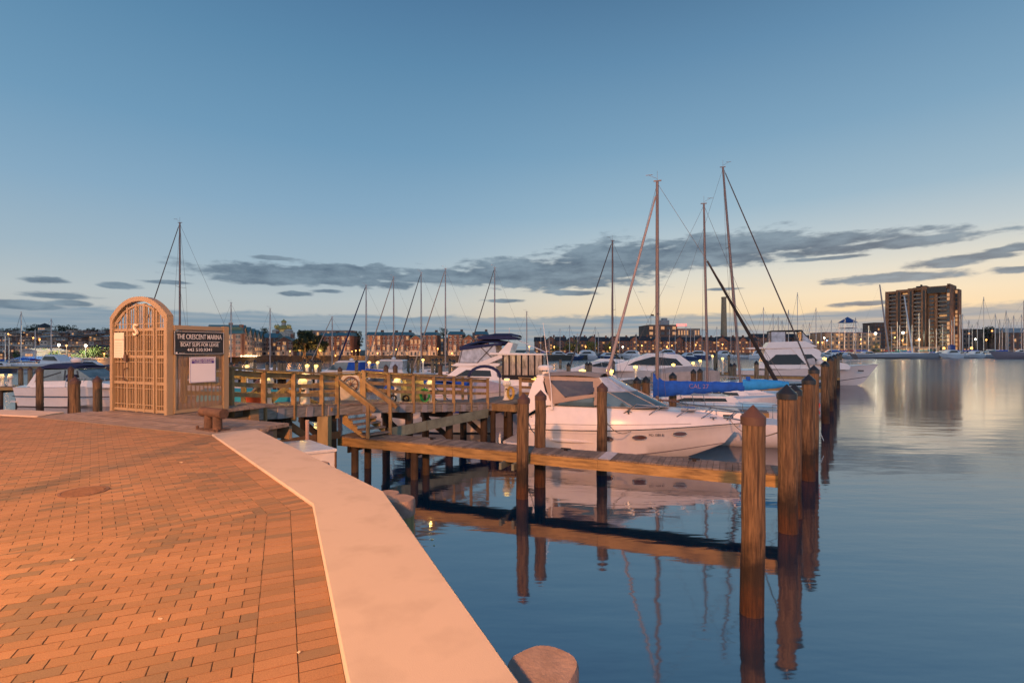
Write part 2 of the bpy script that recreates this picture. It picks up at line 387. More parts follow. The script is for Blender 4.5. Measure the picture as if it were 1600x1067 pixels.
# manhole
d = F*1.4/(768-HOR); mc = (X(131, d), d, PZ)
mh = thing('manhole_cover', 'round iron manhole cover set in the brick paving', 'manhole cover', mc)
MB().lathe([(0,-.02),(.2,-.02),(.2,.006),(.175,.008),(.17,.004),(0,.004)], n=28).build('rim', M('iron_cover', (.17,.085,.045), .7, var=.25, scale=20, bump=.5, bscale=60), mh)
x = MB()
for k in range(-5, 6):
    w = math.sqrt(.165**2-(k*.03)**2)
    x.box(-w, k*.03-.006, .003, w, k*.03+.006, .009)
x.build('cover_ribs', MATS['iron_cover'], mh)

# ---------------------------------------------------------------- timber platform in front of the gate
GA = R(-24)
GX = Vector((math.cos(GA), math.sin(GA), 0)); GY = Vector((-math.sin(GA), math.cos(GA), 0))
pf = thing('timber_platform', 'weathered plank platform between the brick paving and the arched gate', 'platform', (DK0.x, DK0.y, PZ), GA)
pl = MB()
L_ = (DK1-DK0).length
ROWS = 26
for k in range(ROWS):
    y0 = k*.145
    a0 = -.15 if y0 < .9 else (0.1); a1 = min(L_-.0+(.05*k), 5.35) if y0 < 1.4 else 2.32
    if y0 < .75: a1 = L_+.02+.35*y0
    if y0 > 1.35: a0 = .1
    z = random.uniform(-.004, .004)
    pl.box(a0, y0+.005, -.05+z, a1, y0+.14, .012+z)
pl.build('planking', 'platform_wood', pf)
x = MB(); x.box(-.15, -.03, -.16, L_+.1, -.002, .004); x.build('edge_board', 'weathered_wood', pf)
x = MB()
for k in (0.3, 1.9, 3.6, 4.9):
    x = MB(); x.box(k, 1.1, -2.8, k+.25, 1.35, -.06)
    if k < 2: x.box(k, 1.36, -.5, k+.2, 3.2, -.25); x.box(k, 3.2, -2.8, k+.25, 3.45, -.06)
    x.build('support_post', 'weathered_wood', pf)

x = MB(); x.box(2.35, 1.5, -.3, 5.3, 1.56, -.055)
x.build('back_board', 'weathered_wood', pf)

# ---------------------------------------------------------------- arched gate
gt = thing('arched_gate', 'tan painted steel gate with arched top and letter S', 'gate', (-9.03, 11.49, PZ), GA)
GW, GD = 2.01, .14
def arch_z(x, base=2.10, rise=.43): t = abs((x-GW/2)/(GW/2)); return base+rise*(1-t**2.3)
n = 32; xs = [GW/2-GW/2*math.cos(math.pi*i/n) for i in range(n+1)]
secs = []
for x in xs:
    t = (x-GW/2)/(GW/2); zo = arch_z(x); xi = GW/2+(x-GW/2)*.9; zi = arch_z(GW/2+(x-GW/2)*1.0)-.1
    secs.append([(x,0,zo),(xi,0,zi),(xi,GD,zi),(x,GD,zo)])
fr = MB(); fr.loft(secs, closed=True)
fr.box(0, 0, 0, .1, GD, 2.1); fr.box(GW-.1, 0, 0, GW, GD, 2.1)
fr.build('frame', GATEP, gt, bevel=.006)
def zt(x): return arch_z(GW/2+(x-GW/2)/.9 if abs(x-GW/2) < GW*.45 else x)-.12
bars = MB()
mull = [.1, .29*GW, .45*GW, .59*GW, .75*GW, .80*GW, GW-.1]
zl = [.07, .66, 1.23, 1.815]
for x in mull[1:-1]: bars.box(x-.022, .03, .03, x+.022, .09, zt(x)-.02)
for z in zl:
    bars.box(.1, .035, z-.03, .762*GW, .085, z+.03); bars.box(.795*GW, .035, z-.03, GW-.1, .085, z+.03)
# inner arch of the leaf
sx = [.14+(.755*GW-.14)*i/14 for i in range(15)]
for a, c in zip(sx, sx[1:]): bars.beam((a,.06,min(zt(a),zt(.15+.9*(a-.14)))-.06), (c,.06,min(zt(c),zt(.15+.9*(c-.14)))-.06), .05, .035)
bars.beam((.12,.05,1.9),(.58,.05,2.28),.03,.03); bars.beam((.81*GW,.05,2.3),(GW-.11,.05,2.02),.03,.03)
cells = list(zip(mull, mull[1:]))
thin = MB()
for i, (a, c) in enumerate(cells):
    if i == 4: continue
    nb = 3
    for q in range(nb):
        x = a+(c-a)*(q+1)/(nb+1); thin.box(x-.009, .045, .05, x+.009, .065, zt(x)-.03)
    for z0, z1 in zip(zl, zl[1:]):
        for z in (z0+.12, z1-.12, ): thin.box(a+.02, .04, z-.009, c-.02, .05, z+.009)
    thin.box(a+.02, .04, 1.94-.009, c-.02, .05, 1.94+.009)
bars.build('door_leaf', GATEP, gt); thin.build('bars', GATEP, gt)
x = MB(); x.box(.1, .095, .05, GW-.1, .105, 1.80); x.build('screen', GATEB, gt)
x = MB(); x.box(.27*GW, -.02, 1.12, .27*GW+.09, .035, 1.27); x.build('lock_box', M('lock_box', (.09,.05,.03), .6), gt)
x = MB(); x.tube([(.31*GW,.02,.98),(.31*GW,-.05,.96),(.30*GW,-.06,.84),(.315*GW,-.05,.72),(.31*GW,.02,.7)], .014, 8); x.build('handle', MATS['lock_box'], gt)
text('letter_s', 'S', .36, 'white_lettering' if False else 'letter_cream', gt, Matrix.Translation((.47*GW, .0, 1.80)) @ Matrix.Rotation(R(90), 4, 'X'), .02) if M('letter_cream', (.8,.66,.48), .6) else None
x = MB(); x.box(.13, .02, 1.2, .27*GW-.06, .034, 1.76); x.build('notice_sheet', PAPER, gt)
x = MB(); x.box(.15, .014, 1.60, .24*GW, .02, 1.612)
for k in range(9): x.box(.16, .0185, 1.24+k*.036, .22*GW, .0195, 1.246+k*.036)
x.build('notice_print', M('faint_print', (.35,.27,.2), .8), gt)

# mesh side panel with banner and notice
mp_ = thing('mesh_fence_panel', 'chain link side panel with tan frame right of the arched gate', 'fence panel', (-9.03+GX.x*(GW+.005), 11.49+GX.y*(GW+.005), PZ), GA+R(90))
# local x runs away from the gate; face seen by the camera is -y
PW, PH = 1.25, 1.9
x = MB(); x.box(.14,-.03,PH-.09,PW,.03,PH); x.box(.14,-.03,.03,PW,.03,.10); x.box(PW,-.05,0,PW+.13,.05,PH+.015); x.box(.14,-.03,.10,.18,.03,PH-.09); x.build('frame', GATEP, mp_, bevel=.005)
x = MB()
s_ = .045
k = -PH
while k < PW:
    for sg in (0, 1):
        x0, z0, x1, z1 = k, 0., k+PH, PH
        a = max(.18, x0); c = min(PW, x1)
        if c-a > .03:
            za = .1+(a-x0)*(PH-.19)/PH; zc = .1+(c-x0)*(PH-.19)/PH
            if sg: za = PH-za; zc = PH-zc
            x.beam((a,.004*sg,za),(c,.004*sg,zc),.008,.008)
    k += s_
x.build('wire_mesh', M('tan_wire', (.28,.185,.105), .5), mp_)
x = MB()
for k in range(11): x.box(.24+k*.095,.02,.1,.258+k*.095,.035,PH-.1)
x.build('pickets', M('tan_picket', (.36,.24,.15), .6), mp_)
bn = thing('banner', 'black banner lettered with marina name on the mesh panel', 'banner', (0,0,0))
bn.matrix_basis = Matrix.Identity(4)
WM[bn.name] = WM[mp_.name] @ Matrix.Translation((.1,-.05,1.28))
bn.location = WM[bn.name].to_translation(); bn.rotation_euler = (0,0,GA+R(90))
bw, bh = 1.14, .50
g_ = []; nx, nz = 28, 12
for j in range(nz+1):
    for i in range(nx+1):
        t = i/nx; s2 = j/nz; g_.append((t*bw, -.004-.008*math.sin((t*2.2+s2*1.4)*6)*(1-s2)*(.4+s2), s2*bh-.012*math.sin(t*9)*(1-s2)))
fs = [(j*(nx+1)+i, j*(nx+1)+i+1, (j+1)*(nx+1)+i+1, (j+1)*(nx+1)+i) for j in range(nz) for i in range(nx)]
MB().add(g_, fs).build('cloth', BANNER, bn, smooth=True)
rx = Matrix.Rotation(R(90), 4, 'X')
def bt(s, size, x_, z_, fit=None, nm='lettering', mt='white_lettering', par=bn): return text(nm, s, size, mt, par, Matrix.Translation((x_, -.02, z_)) @ rx, .001, fit, size*.004)
bt('THE CRESCENT MARINA', .15, bw/2, .375, 1.02); bt('BOAT SLIPS FOR LEASE', .115, bw/2, .205, .86); bt('443 510.9341', .10, bw/2, .095, .56); bt('marina center', .022, .17, .03)
x = MB(); x.box(.12,-.021,.268,bw-.1,-.019,.276); x.box(.035,-.021,.02,.07,-.019,.05)
for a in ((.01,.01,bw-.01,.016),(.01,bh-.016,bw-.01,bh-.01),(.01,.01,.018,bh-.01),(bw-.018,.01,bw-.01,bh-.01)): x.box(a[0],-.0215,a[1],a[2],-.0195,a[3])
x.build('printed_lines', WTEXT, bn)
nt_ = thing('notice_board', 'white notice with purple heading on the mesh panel', 'notice', (0,0,0))
WM[nt_.name] = WM[mp_.name] @ Matrix.Translation((.44,-.05,.66)); nt_.location = WM[nt_.name].to_translation(); nt_.rotation_euler = (0,0,GA+R(90))
x = MB(); x.box(0,-.012,0,.60,.0,.56); x.build('sheet', M('notice_white', (.75,.72,.74), .5, var=.02), nt_)
x = MB(); x.box(.04,-.015,.42,.56,-.0125,.52)
for k in range(24):
    x.box(.012+k*.024,-.015,.006,.024+k*.024,-.0125,.018); x.box(.012+k*.024,-.015,.54,.024+k*.024,-.0125,.552)
for k in range(22):
    x.box(.006,-.015,.02+k*.024,.016,-.0125,.032+k*.024); x.box(.584,-.015,.02+k*.024,.594,-.0125,.032+k*.024)
x.build('printed_heading', PURP, nt_)
text('lettering', 'CERTIFIED MARYLAND', .055, 'white_lettering', nt_, Matrix.Translation((.3,-.017,.49)) @ rx, .001)
text('lettering', 'CLEAN MARINA', .055, 'white_lettering', nt_, Matrix.Translation((.3,-.017,.445)) @ rx, .001)

# rusty mooring bollard
bc = P(333, 672, F*1.4/127)
bo = thing('mooring_bollard', 'rusty double post mooring bollard beside the concrete coping', 'bollard', (bc.x, bc.y, PZ+.01), R(-30))
MB().tube([(-.33,0,.29),(.33,0,.29)], .085, 16).build('crossbar', RUST, bo, bevel=.008, smooth=True)
for sx_ in (-.13, .13): MB().tube([(sx_,0,0),(sx_,0,.24)], .075, 14).build('post', RUST, bo, smooth=True)
x = MB(); x.box(-.28,-.14,0,.28,.14,.018)
for sx_ in (-.26,.26): x.lathe([(.025,0),(.025,.05),(.012,.06)], (sx_*1.15,-.1,0), 8)
x.build('base_plate', RUST, bo)

# ---------------------------------------------------------------- pilings
def piling(x, y, r, top, label, cap='brown_cap', mat='piling_timber', bottom=-1.2, group='capped timber pilings', lean=(0,0), n=16):
    t = thing('mooring_piling', label, 'piling', (x, y, 0), random.uniform(0, 6), group)
    ch = r*1.05
    prof = [(r*1.05,bottom),(r*1.03,.1),(r*1.0,top*.5),(r*.96,top-ch-.06)]
    k = MB(); rnd = random.Random(int(x*100+y*37))
    secs = []
    m = 7
    for i in range(m+1):
        z = bottom+(top-ch-bottom)*i/m; rr = r*(1.04-.08*i/m)
        ox, oy = rnd.uniform(-.01,.01), rnd.uniform(-.01,.01)
        secs.append([((rr*(1+.03*math.sin(3*a+x)))*math.cos(a)+ox+lean[0]*(z/top), (rr*(1+.03*math.sin(3*a+x)))*math.sin(a)+oy+lean[1]*(z/top), z) for a in [2*math.pi*j/n for j in range(n)]])
    k.loft(secs, closed=True); k.build('post', mat, t, smooth=True)
    c = MB().lathe([(r*1.05,top-ch-.12*1),(r*1.06,top-ch),(r*.02,top)], (lean[0],lean[1],0), n)
    c.build('cap', cap, t, smooth=True)
    return t
def WLD(v): return F*CAMZ/(v-HOR)
near = [  # u, D, radius, top v, label, cap
 (1175, 7.77, .17, 632, 'large brown capped piling standing alone in the right foreground water', 'brown_cap'),
 (1231, 11.2, .195, 600, 'thick black capped piling second behind the foreground one at the dock end', 'black_cap'),
 (1241, 12.2, .16, 599, 'black capped piling half hidden behind the thick one at the dock end', 'black_cap'),
 (1263, 15.6, .185, 584, 'black capped piling third along the right row with dark wet foot', 'black_cap'),
 (1270, 16.9, .16, 570, 'taller black capped piling leaning just behind the third of the right row', 'black_cap'),
 (1289.5, 27.5, .2, 563, 'black capped piling fourth along the right row before the moored fishing yacht', 'black_cap'),
 (1297, 33, .2, 556, 'black capped piling fifth along the receding right row', 'black_cap'),
 (1303, 41, .2, 553.5, 'black capped piling sixth along the receding right row', 'black_cap'),
 (1309, 52, .2, 551.5, 'black capped piling seventh along the receding right row', 'black_cap'),
 (1313.5, 64, .2, 550, 'farthest black capped piling of the receding right row', 'black_cap'),
 (816, 13.75, .165, 613, 'brown capped piling in front of the finger dock left of the cruiser stern', 'brown_cap'),
 (843.5, 14.9, .165, 609, 'dark stained brown capped piling behind the finger dock at the cruiser stern', 'brown_cap'),
 (940, 16.3, .165, 597, 'slim brown capped piling standing before the cruiser windshield', 'brown_cap'),
 (996, 22, .17, 588, 'left one of the piling pair behind the cruiser windshield', 'black_cap'),
 (1009, 22.4, .17, 587, 'right one of the piling pair behind the cruiser windshield', 'black_cap'),
 (1051, 23.5, .17, 581, 'piling just behind the blue sail cover near the mast', 'black_cap'),
 (1084, 32, .17, 576, 'left one of the piling pair above the blue sail cover', 'black_cap'),
 (1094, 33, .17, 575, 'right one of the piling pair above the blue sail cover', 'black_cap'),
 (118, 20.5, .175, 588, 'thick brown capped piling in front of the left cruiser', 'brown_cap'),
 (153, 22.5, .17, 587, 'brown capped piling nearest the arched gate on its left', 'brown_cap'),
 (62.5, 29, .175, 572, 'tall piling at the stern of the left cruiser', 'brown_cap'),
 (111, 32, .16, 571.5, 'slim piling directly behind the thick one before the left cruiser', 'brown_cap'),
 (32.5, 43, .17, 572.5, 'leftmost piling in the open water by the left dock', 'brown_cap'),
 (47.5, 43, .17, 572.5, 'piling at the end of the left dock', 'brown_cap'),
 (168, 40, .17, 572, 'piling partly hidden behind the left edge of the arched gate', 'brown_cap'),
 (407, 18.5, .17, 589, 'brown capped piling just behind the pier between two white pedestals', 'brown_cap'),
 (531, 38, .17, 572.5, 'brown capped piling behind the pier above the steps', 'brown_cap'),
 (603, 36, .17, 569, 'left one of two brown capped pilings behind the ramp railing', 'brown_cap'),
 (618, 36, .17, 568.5, 'right one of two brown capped pilings behind the ramp railing', 'brown_cap'),
 (687.5, 38, .17, 567, 'brown capped piling behind the right part of the ramp railing', 'brown_cap'),
]
for i, (u, d, r, v, lb, cp) in enumerate(near):
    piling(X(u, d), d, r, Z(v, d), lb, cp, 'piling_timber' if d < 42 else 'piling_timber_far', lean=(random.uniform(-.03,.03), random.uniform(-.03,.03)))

# sawn fender posts along the sea wall
def stub(u, v, top, r, lb):
    d = F*(CAMZ-top)/(v-HOR)
    t = thing('fender_post', lb, 'post', (X(u, d), d, 0), 0, 'sawn timber posts along the sea wall')
    secs = []
    rnd = random.Random(u)
    def ring(rr, z, jag=0): return [(rr*(1+.05*math.sin(2*a+u)+.03*math.sin(5*a))*math.cos(a), rr*(1+.05*math.sin(2*a+u)+.03*math.sin(5*a))*math.sin(a), z+jag*rnd.uniform(-1,1)) for a in [2*math.pi*j/28 for j in range(28)]]
    MB().loft([ring(r,-1.2), ring(r,0), ring(r*.98,top-.17)], closed=True).build('shaft', M('green_timber', (.22,.2,.09), .85, var=.3, scale=3, stretch=(6,6,.8), bump=.6, bscale=9), t, smooth=True)
    MB().loft([ring(r*1.04,top-.17), ring(r*1.05,top-.03,.004), ring(r*.99,top)], closed=True).build('sawn_top', CUTTOP, t, smooth=True)
stub(848, 1040, 2.5, .165, 'sawn round post top at the bottom edge beside the coping')
stub(625, 778, 2.42, .15, 'green sided sawn post beside the bend of the coping')
stub(604, 770, 2.4, .13, 'grey sawn post just behind the green sided post at the coping bend')
stub(491, 724, 2.42, .18, 'wide sawn post beside the white dock box')
stub(412, 671, 2.5, .2, 'sawn post between platform and coping end')
# white dock box hung on the wall
zt_ = 2.2
q = [P(435.6,691.5,9.83), P(484,688,10.07), P(524.5,701.6,9.2), P(474,708,8.9)]
wb = thing('dock_box', 'white metal box beside the coping with lamp glow reflected on its lid', 'dock box', (q[3].x, q[3].y, 1.3))
x = MB(); x.prism([(p.x, p.y) for p in q][::-1], 1.25, 2.16, 0)
x.build('body', M('white_box', (.6,.57,.56), .35, var=.1, dirt=((.3,.22,.17), 3, .4)), wb, world=True)
ce = sum(q, Vector())/4
x = MB(); x.prism([(ce.x+(p.x-ce.x)*1.04, ce.y+(p.y-ce.y)*1.04) for p in q][::-1], 2.162, 2.21, .008); x.build('lid', M('box_lid', (.55,.53,.52), .18, var=.15, scale=6, dirt=((.3,.22,.17), 5, .4)), wb, world=True)
x = MB()
for a, c in ((q[2], q[3]),): x.beam((a.x,a.y,1.7),(a.x,a.y,2.16),.03,.03); x.beam((a.x,a.y,.2),(a.x,a.y,1.3),.06,.06)
x.build('leg', RUST, wb, world=True)

# leaves floating
for i, (u, v, s_, lb) in enumerate(((675,843,.03,'larger yellow leaf floating beside the coping'), (678,852,.022,'smaller yellow leaf floating just below the larger one'))):
    d = WLD(v); c = Vector((X(u,d), d, .006)); q = [c+Vector((math.cos(a+i)*s_*random.uniform(.7,1.3), math.sin(a+i)*s_*random.uniform(.7,1.4), 0)) for a in (0,.9,1.8,2.7,3.6,4.6,5.5)]
    tag(MB().add(q+[p+Vector((0,0,.003)) for p in q], [tuple(range(7))[::-1], tuple(range(7,14))]+[(k,(k+1)%7,7+(k+1)%7,7+k) for k in range(7)]).build('floating_leaf', M('yellow_leaf', (.75,.65,.3), .8)), lb, 'leaf')

# ---------------------------------------------------------------- docks
def dock(name, label, a, c, w, z, fas=.27, posts=(), plank='deck_wood', fm='fascia_wood', pw=.145, group=None, zc=None):
    """deck from a to c (centre of the near edge), w wide to the left of a->c"""
    a = Vector(a); c = Vector(c); d = c-a; L_ = d.length; ang = math.atan2(d.y, d.x); zc = z if zc is None else zc
    t = thing(name, label, 'dock', (a.x, a.y, 0), ang, group)
    k = MB(); n_ = int(L_/pw); sl = (zc-z)/L_
    for i in range(n_):
        x0 = i*pw; e = random.uniform(0,.02); zz = z+sl*x0+random.uniform(-.003,.003)
        k.box(x0+.004, -.02+e, zz-.04, x0+pw-.004, w+.02-e, zz)
    k.build('planking', plank, t)
    f = MB(); seg = max(1, int(L_/3.6))
    for i in range(seg):
        x0 = L_*i/seg; x1 = L_*(i+1)/seg-.006
        for y0, y1 in ((-.005,.04), (w-.04, w+.005)):
            f.beam((x0,(y0+y1)/2,z+sl*x0-.045-fas/2),(x1,(y0+y1)/2,z+sl*x1-.045-fas/2), y1-y0, fas)
    f.beam((L_-.02,.05,zc-.045-fas/2),(L_-.02,w-.05,zc-.045-fas/2),.04,fas); f.beam((.02,.05,z-.045-fas/2),(.02,w-.05,z-.045-fas/2),.04,fas)
    f.build('fascia', fm, t)
    if posts:
        for px_ in posts:
            p = MB()
            zz = z+sl*px_
            for yy in (.14, w-.14): p.lathe([(.12,-1.2),(.115,zz-.06)], (px_,yy,0), 10)
            p.beam((px_-.16,-.0,zz-.05-fas-.1),(px_-.16,w,zz-.05-fas-.1),.07,.2)
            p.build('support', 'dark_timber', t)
    return t
FA = Vector((-5.72, 16.78)); FB = Vector((6.2, 11.62))
fd = dock('finger_dock', 'long narrow weathered finger dock crossing the water before the cruiser', FA, FB, .92, 1.15, posts=(.6, 2.9))
x = MB(); 
dl = (FB-FA).length
x.box(6.35,-.32,.68,6.43,1.1,.86); x.build('cross_beam', GREENW, fd)
x = MB(); x.box(5.98,-.32,.68,6.05,1.1,.86); x.build('cross_beam', GREENW, fd)
x = MB(); x.box(dl-.5,-.3,.55,dl-.42,1.3,.75); x.build('cross_beam', GREENW, fd)
for cx_ in (3.2, 7.6, 11.):
    x = MB(); x.box(cx_-.05,.62,1.15,cx_+.05,.68,1.2); x.tube([(cx_-.14,.65,1.21),(cx_+.14,.65,1.21)],.018,6); x.build('cleat', BLACKT, fd)
x = MB(); x.box(8.68,-.03,1.149,9.0,.95,1.156); x.build('replaced_plank', M('pale_plank', (.5,.48,.48), .8), fd)
# piers behind
WDIR = Vector((.56,.83)).normalized(); FD = Vector((.916,-.40)).normalized()
def pline(d): return Vector((3.64+.672*(d-7.77), d))
e2 = Vector((11.5,22.9)); dock('finger_dock', 'finger dock just behind the cruiser under the sailboats', e2-FD*11.5, e2, .9, 1.15, group='finger docks behind the cruiser', posts=(3,8,11))
e3 = pline(36); dock('finger_dock', 'finger dock in front of the white fishing yacht', e3-FD*13+Vector((0,0)), e3, 1., 1.2, group='finger docks behind the cruiser', posts=(3,8,12))
e4 = pline(50); dock('finger_dock', 'farther finger dock alongside the fishing yacht hull', e4-FD*18, e4, 1., 1.25, group='finger docks behind the cruiser', posts=(3,9,16))
dock('walkway_dock', 'main walkway dock receding behind the moored cruisers', (-.6,22.3), (21,57), 2., 1.62, .25, posts=(4,10,16,24,32), zc=1.3)
dock('low_dock', 'short dock section where the ramp meets the walkway', (-1.25,22.4), (.15,21.75), 1.6, 1.66, .3, posts=(.4,1.2), fm='rail_wood')
dl_ = dock('left_dock', 'timber dock at the far left with two white pedestals', (-60, 37.5), (X(58,35.8), 35.8), 1.4, Z(603,36.5), .22, posts=(8,14,20,24))

# ---------------------------------------------------------------- sloping pier with railings
rp1 = [(361,12.6,574.5),(412.7,13.5,579),(459,14.6,581),(503,15.7,583.5),(527,16.4,585)]
rp2 = [(569,17.4,579.5),(607.8,18.1,582.4),(646,18.9,584.8),(677.5,19.7,587),(709,20.6,588.4),(736,21.4,590),(762,22.1,591)]
def rw(l): return [P(u, v, d) for u, d, v in l]
R1, R2 = rw(rp1), rw(rp2)
EDG = [R1[0]-(R1[1]-R1[0])*.0] + R1[1:] + R2
def deckz(p): return p.z-(.95 if p.y < 17 else 1.05)
pier = thing('timber_pier', 'sloping timber pier behind the gate carrying railings and pedestals', 'pier', (-6.8, 12.2, 2.4))
pth = [Vector((p.x, p.y, deckz(p))) for p in ([R1[0]+Vector((-.35,-.7,0.05))]+R1+R2[1:]+[R2[-1]+Vector((.5,.45,-.05))])]
pth[0].z = 2.6
def lat(i):
    a = pth[max(0,i-1)]; c = pth[min(len(pth)-1,i+1)]; d = c-a; return Vector((-d.y, d.x, 0)).normalized()
pk = MB(); WDT = 1.9
for i in range(len(pth)-1):
    a, c = pth[i], pth[i+1]; la, lc = lat(i), lat(i+1); n_ = max(2, int((c-a).length/.15))
    for k in range(n_):
        t0 = (k+.04)/n_; t1 = (k+.96)/n_; z_ = Vector((0,0,random.uniform(-.003,.003)))
        p0 = a.lerp(c,t0); p1 = a.lerp(c,t1); l0 = la.lerp(lc,t0); l1 = la.lerp(lc,t1)
        q = [p0-l0*.03+z_, p1-l1*.03+z_, p1+l1*WDT+z_, p0+l0*WDT+z_]
        pk.add([v_-Vector((0,0,.045)) for v_ in q]+q, [(3,2,1,0),(4,5,6,7),(0,1,5,4),(1,2,6,5),(2,3,7,6),(3,0,4,7)])
pk.build('planking', PLATW, pier, world=True)
fm = MB()
for i in range(1, len(pth)-1):
    a, c = pth[i], pth[i+1]
    for off in (.0, WDT-.05):
        dn_ = Vector((0,0,-.05-.15)); fm.beam(a+lat(i)*off+dn_, c+lat(i+1)*off+dn_, .05, .29)
fm.build('fascia', GREYW, pier, world=True)
for i in range(1, len(pth)-2):
    blk = MB()
    a, c = pth[i], pth[i+1]; m_ = a.lerp(c,.5); d = (c-a).normalized(); 
    blk.beam(m_-lat(i)*.045+Vector((0,0,-.2))-d*.13, m_-lat(i)*.045+Vector((0,0,-.2))+d*.13, .03, .29)
    blk.build('splice_board', M('splice_wood', (.3,.27,.26), .85, var=.2), pier, world=True)
# understructure: bents with posts and cross bracing
for i in range(1, len(pth)-1, 2):
    p = MB(); a = pth[i]; l = lat(i)
    for off in (.25, 1.65):
        q = a+l*off; p.tube([(q.x,q.y,-1.2),(q.x,q.y,q.z-.05)], .15, 10)
    q0 = a+l*.1; q1 = a+l*1.9
    p.beam((q0.x,q0.y,q0.z-.5),(q1.x,q1.y,q1.z-.5),.1,.28)
    p.beam((q0.x,q0.y,q0.z-1.5),(q1.x,q1.y,q1.z-.6),.07,.2)
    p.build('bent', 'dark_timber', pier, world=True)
x = MB()
for i in range(1, 5):
    a, c = pth[i]+lat(i)*.3, pth[i+1]+lat(i+1)*.3
    if i % 2: x.beam(a+Vector((0,0,-.5)), c+Vector((0,0,-1.15)), .07, .2)
    else: x.beam(a+Vector((0,0,-1.15)), c+Vector((0,0,-1.2)), .07, .2)
x.beam(pth[1]+Vector((.1,0,-1.1)), pth[5]+Vector((0,.2,-1.)), .1,.22)
x.build('brace', M('brace_wood', (.2,.1,.04), .8, var=.3), pier, world=True)
x = MB()
a = P(607,677,17.9); c = P(762,645,22.0)
x.beam(a, a.lerp(c,.33), .08, .36); x.beam(a.lerp(c,.335), c, .08, .36); x.build('green_stringer', GREENW, pier, world=True)
x = MB(); a = P(507,650,15.6)
x.beam((a.x,a.y,.9),(a.x,a.y,1.95),.32,.32,up=(0,1,0)); x.build('square_post', M('yellowish_timber', (.33,.25,.12), .8, var=.25, scale=4, stretch=(1,1,.3)), pier, world=True)
x = MB(); x.tube([P(480,656,13.4), P(480,690,13.4)], .05, 8); x.build('downpipe', M('pipe_pink', (.45,.3,.24), .6), pier, world=True)

def railing(label, pts, drop, off=0., extra=None):
    a0 = pts[0]
    t = thing('pier_railing', label, 'railing', (a0.x, a0.y, a0.z-drop))
    for p in pts:
        x = MB(); x.beam((p.x,p.y,p.z-drop),(p.x,p.y,p.z-.03),.12,.10,up=(0,1,0)); x.build('post', RAILW, t, world=True)
    for nm, dz, w, h in (('top_rail',0,.16,.045),('upper_rail',-.12,.045,.14),('middle_rail',-.40,.045,.11),('lower_rail',-.66,.045,.11)):
        x = MB()
        for p, q in zip(pts, pts[1:]):
            d = (q-p).normalized(); l = Vector((-d.y,d.x,0)).normalized()
            o_ = l*(.085 if dz else 0)
            x.beam(p+Vector((0,0,dz))+o_-d*(.06 if not dz else 0), q+Vector((0,0,dz))+o_+d*(.055 if not dz else 0), w, h)
        x.build(nm, RAILW, t, world=True)
    return t
railing('wooden railing along the pier from the gate to the steps', R1, 1.40)
railing('wooden railing along the ramp from the steps to the walkway', R2, 1.43)
B1 = [p+lat(i+1)*1.8 for i, p in enumerate(R1)]; B2 = [p+lat(min(i+6,len(pth)-1))*1.8 for i, p in enumerate(R2)]
back = [B1[0], B1[2], B1[4], B2[1], B2[3], B2[5], B2[6]]
railing('far side wooden railing of the pier behind the pedestals', [p+Vector((0,0,-.02)) for p in back], 1.2)
# small railing corner right
q = P(813,590,21.5); q2 = P(850,592,22.); railing('short railing corner beside the cruiser arch', [q, q2], 1.1)
# inclined braces behind the pier
bs = thing('gangway_brace', 'inclined timber gangway rails seen through the pier railing', 'gangway', (X(420,16.5),16.5,1))
x = MB(); x.beam(P(380,632,15.5), P(408,600,16.5), .08,.14); x.beam(P(425,625,15.8), P(458,594,17), .08,.16); x.beam(P(427,600,17),P(520,640,16),.05,.1); x.build('rail', RAILW, bs, world=True)

# ---------------------------------------------------------------- steps down to the finger dock
st = thing('dock_steps', 'wooden steps with two handrails leading down to the finger dock', 'steps', (X(560,16),16,1.15))
T0 = P(536,641,16.75); B0 = P(572,686,16.4); wv = Vector((.57,.70,0)); T0.z = 1.98; 
tv = (B0-T0); 
for k in range(5):
    p = T0.lerp(B0, (k+.55)/5); p.z = T0.z-(T0.z-1.17)*(k+.8)/5.2
    x = MB(); x.beam(p-wv*.04, p+wv*1.04, .28, .045); x.build('tread', PLATW, st, world=True)
for off in (0., 1.):
    x = MB(); o_ = wv*off; pts = [T0+Vector((0,0,.02))]; n_ = 5
    h_ = Vector((tv.x,tv.y,0)); zt3 = T0.z; zb3 = 1.16; tops = []
    for k in range(n_):
        tops += [(k/n_, zt3-(zt3-zb3)*(k+.55)/n_), ((k+1)/n_, zt3-(zt3-zb3)*(k+.55)/n_)]
    low = [(1.0, zb3-.0), (.86, zb3-.0), (0, zt3-.42)]
    pr_ = [(0,zt3)]+tops+low; sd_v = wv.normalized()*.025
    a = [T0+h_*t+o_-sd_v for t,_ in pr_]; c = [T0+h_*t+o_+sd_v for t,_ in pr_]
    for q_, (_, z_) in zip(a, pr_): q_.z = z_
    for q_, (_, z_) in zip(c, pr_): q_.z = z_
    n2_ = len(pr_); x.add(a+c, [tuple(range(n2_)), tuple(range(n2_,2*n2_))[::-1]]+[(q,(q+1)%n2_,n2_+(q+1)%n2_,n2_+q) for q in range(n2_)])
    x.build('stringer', M('pale_timber', (.42,.27,.1), .75, var=.25, scale=3), st, world=True)
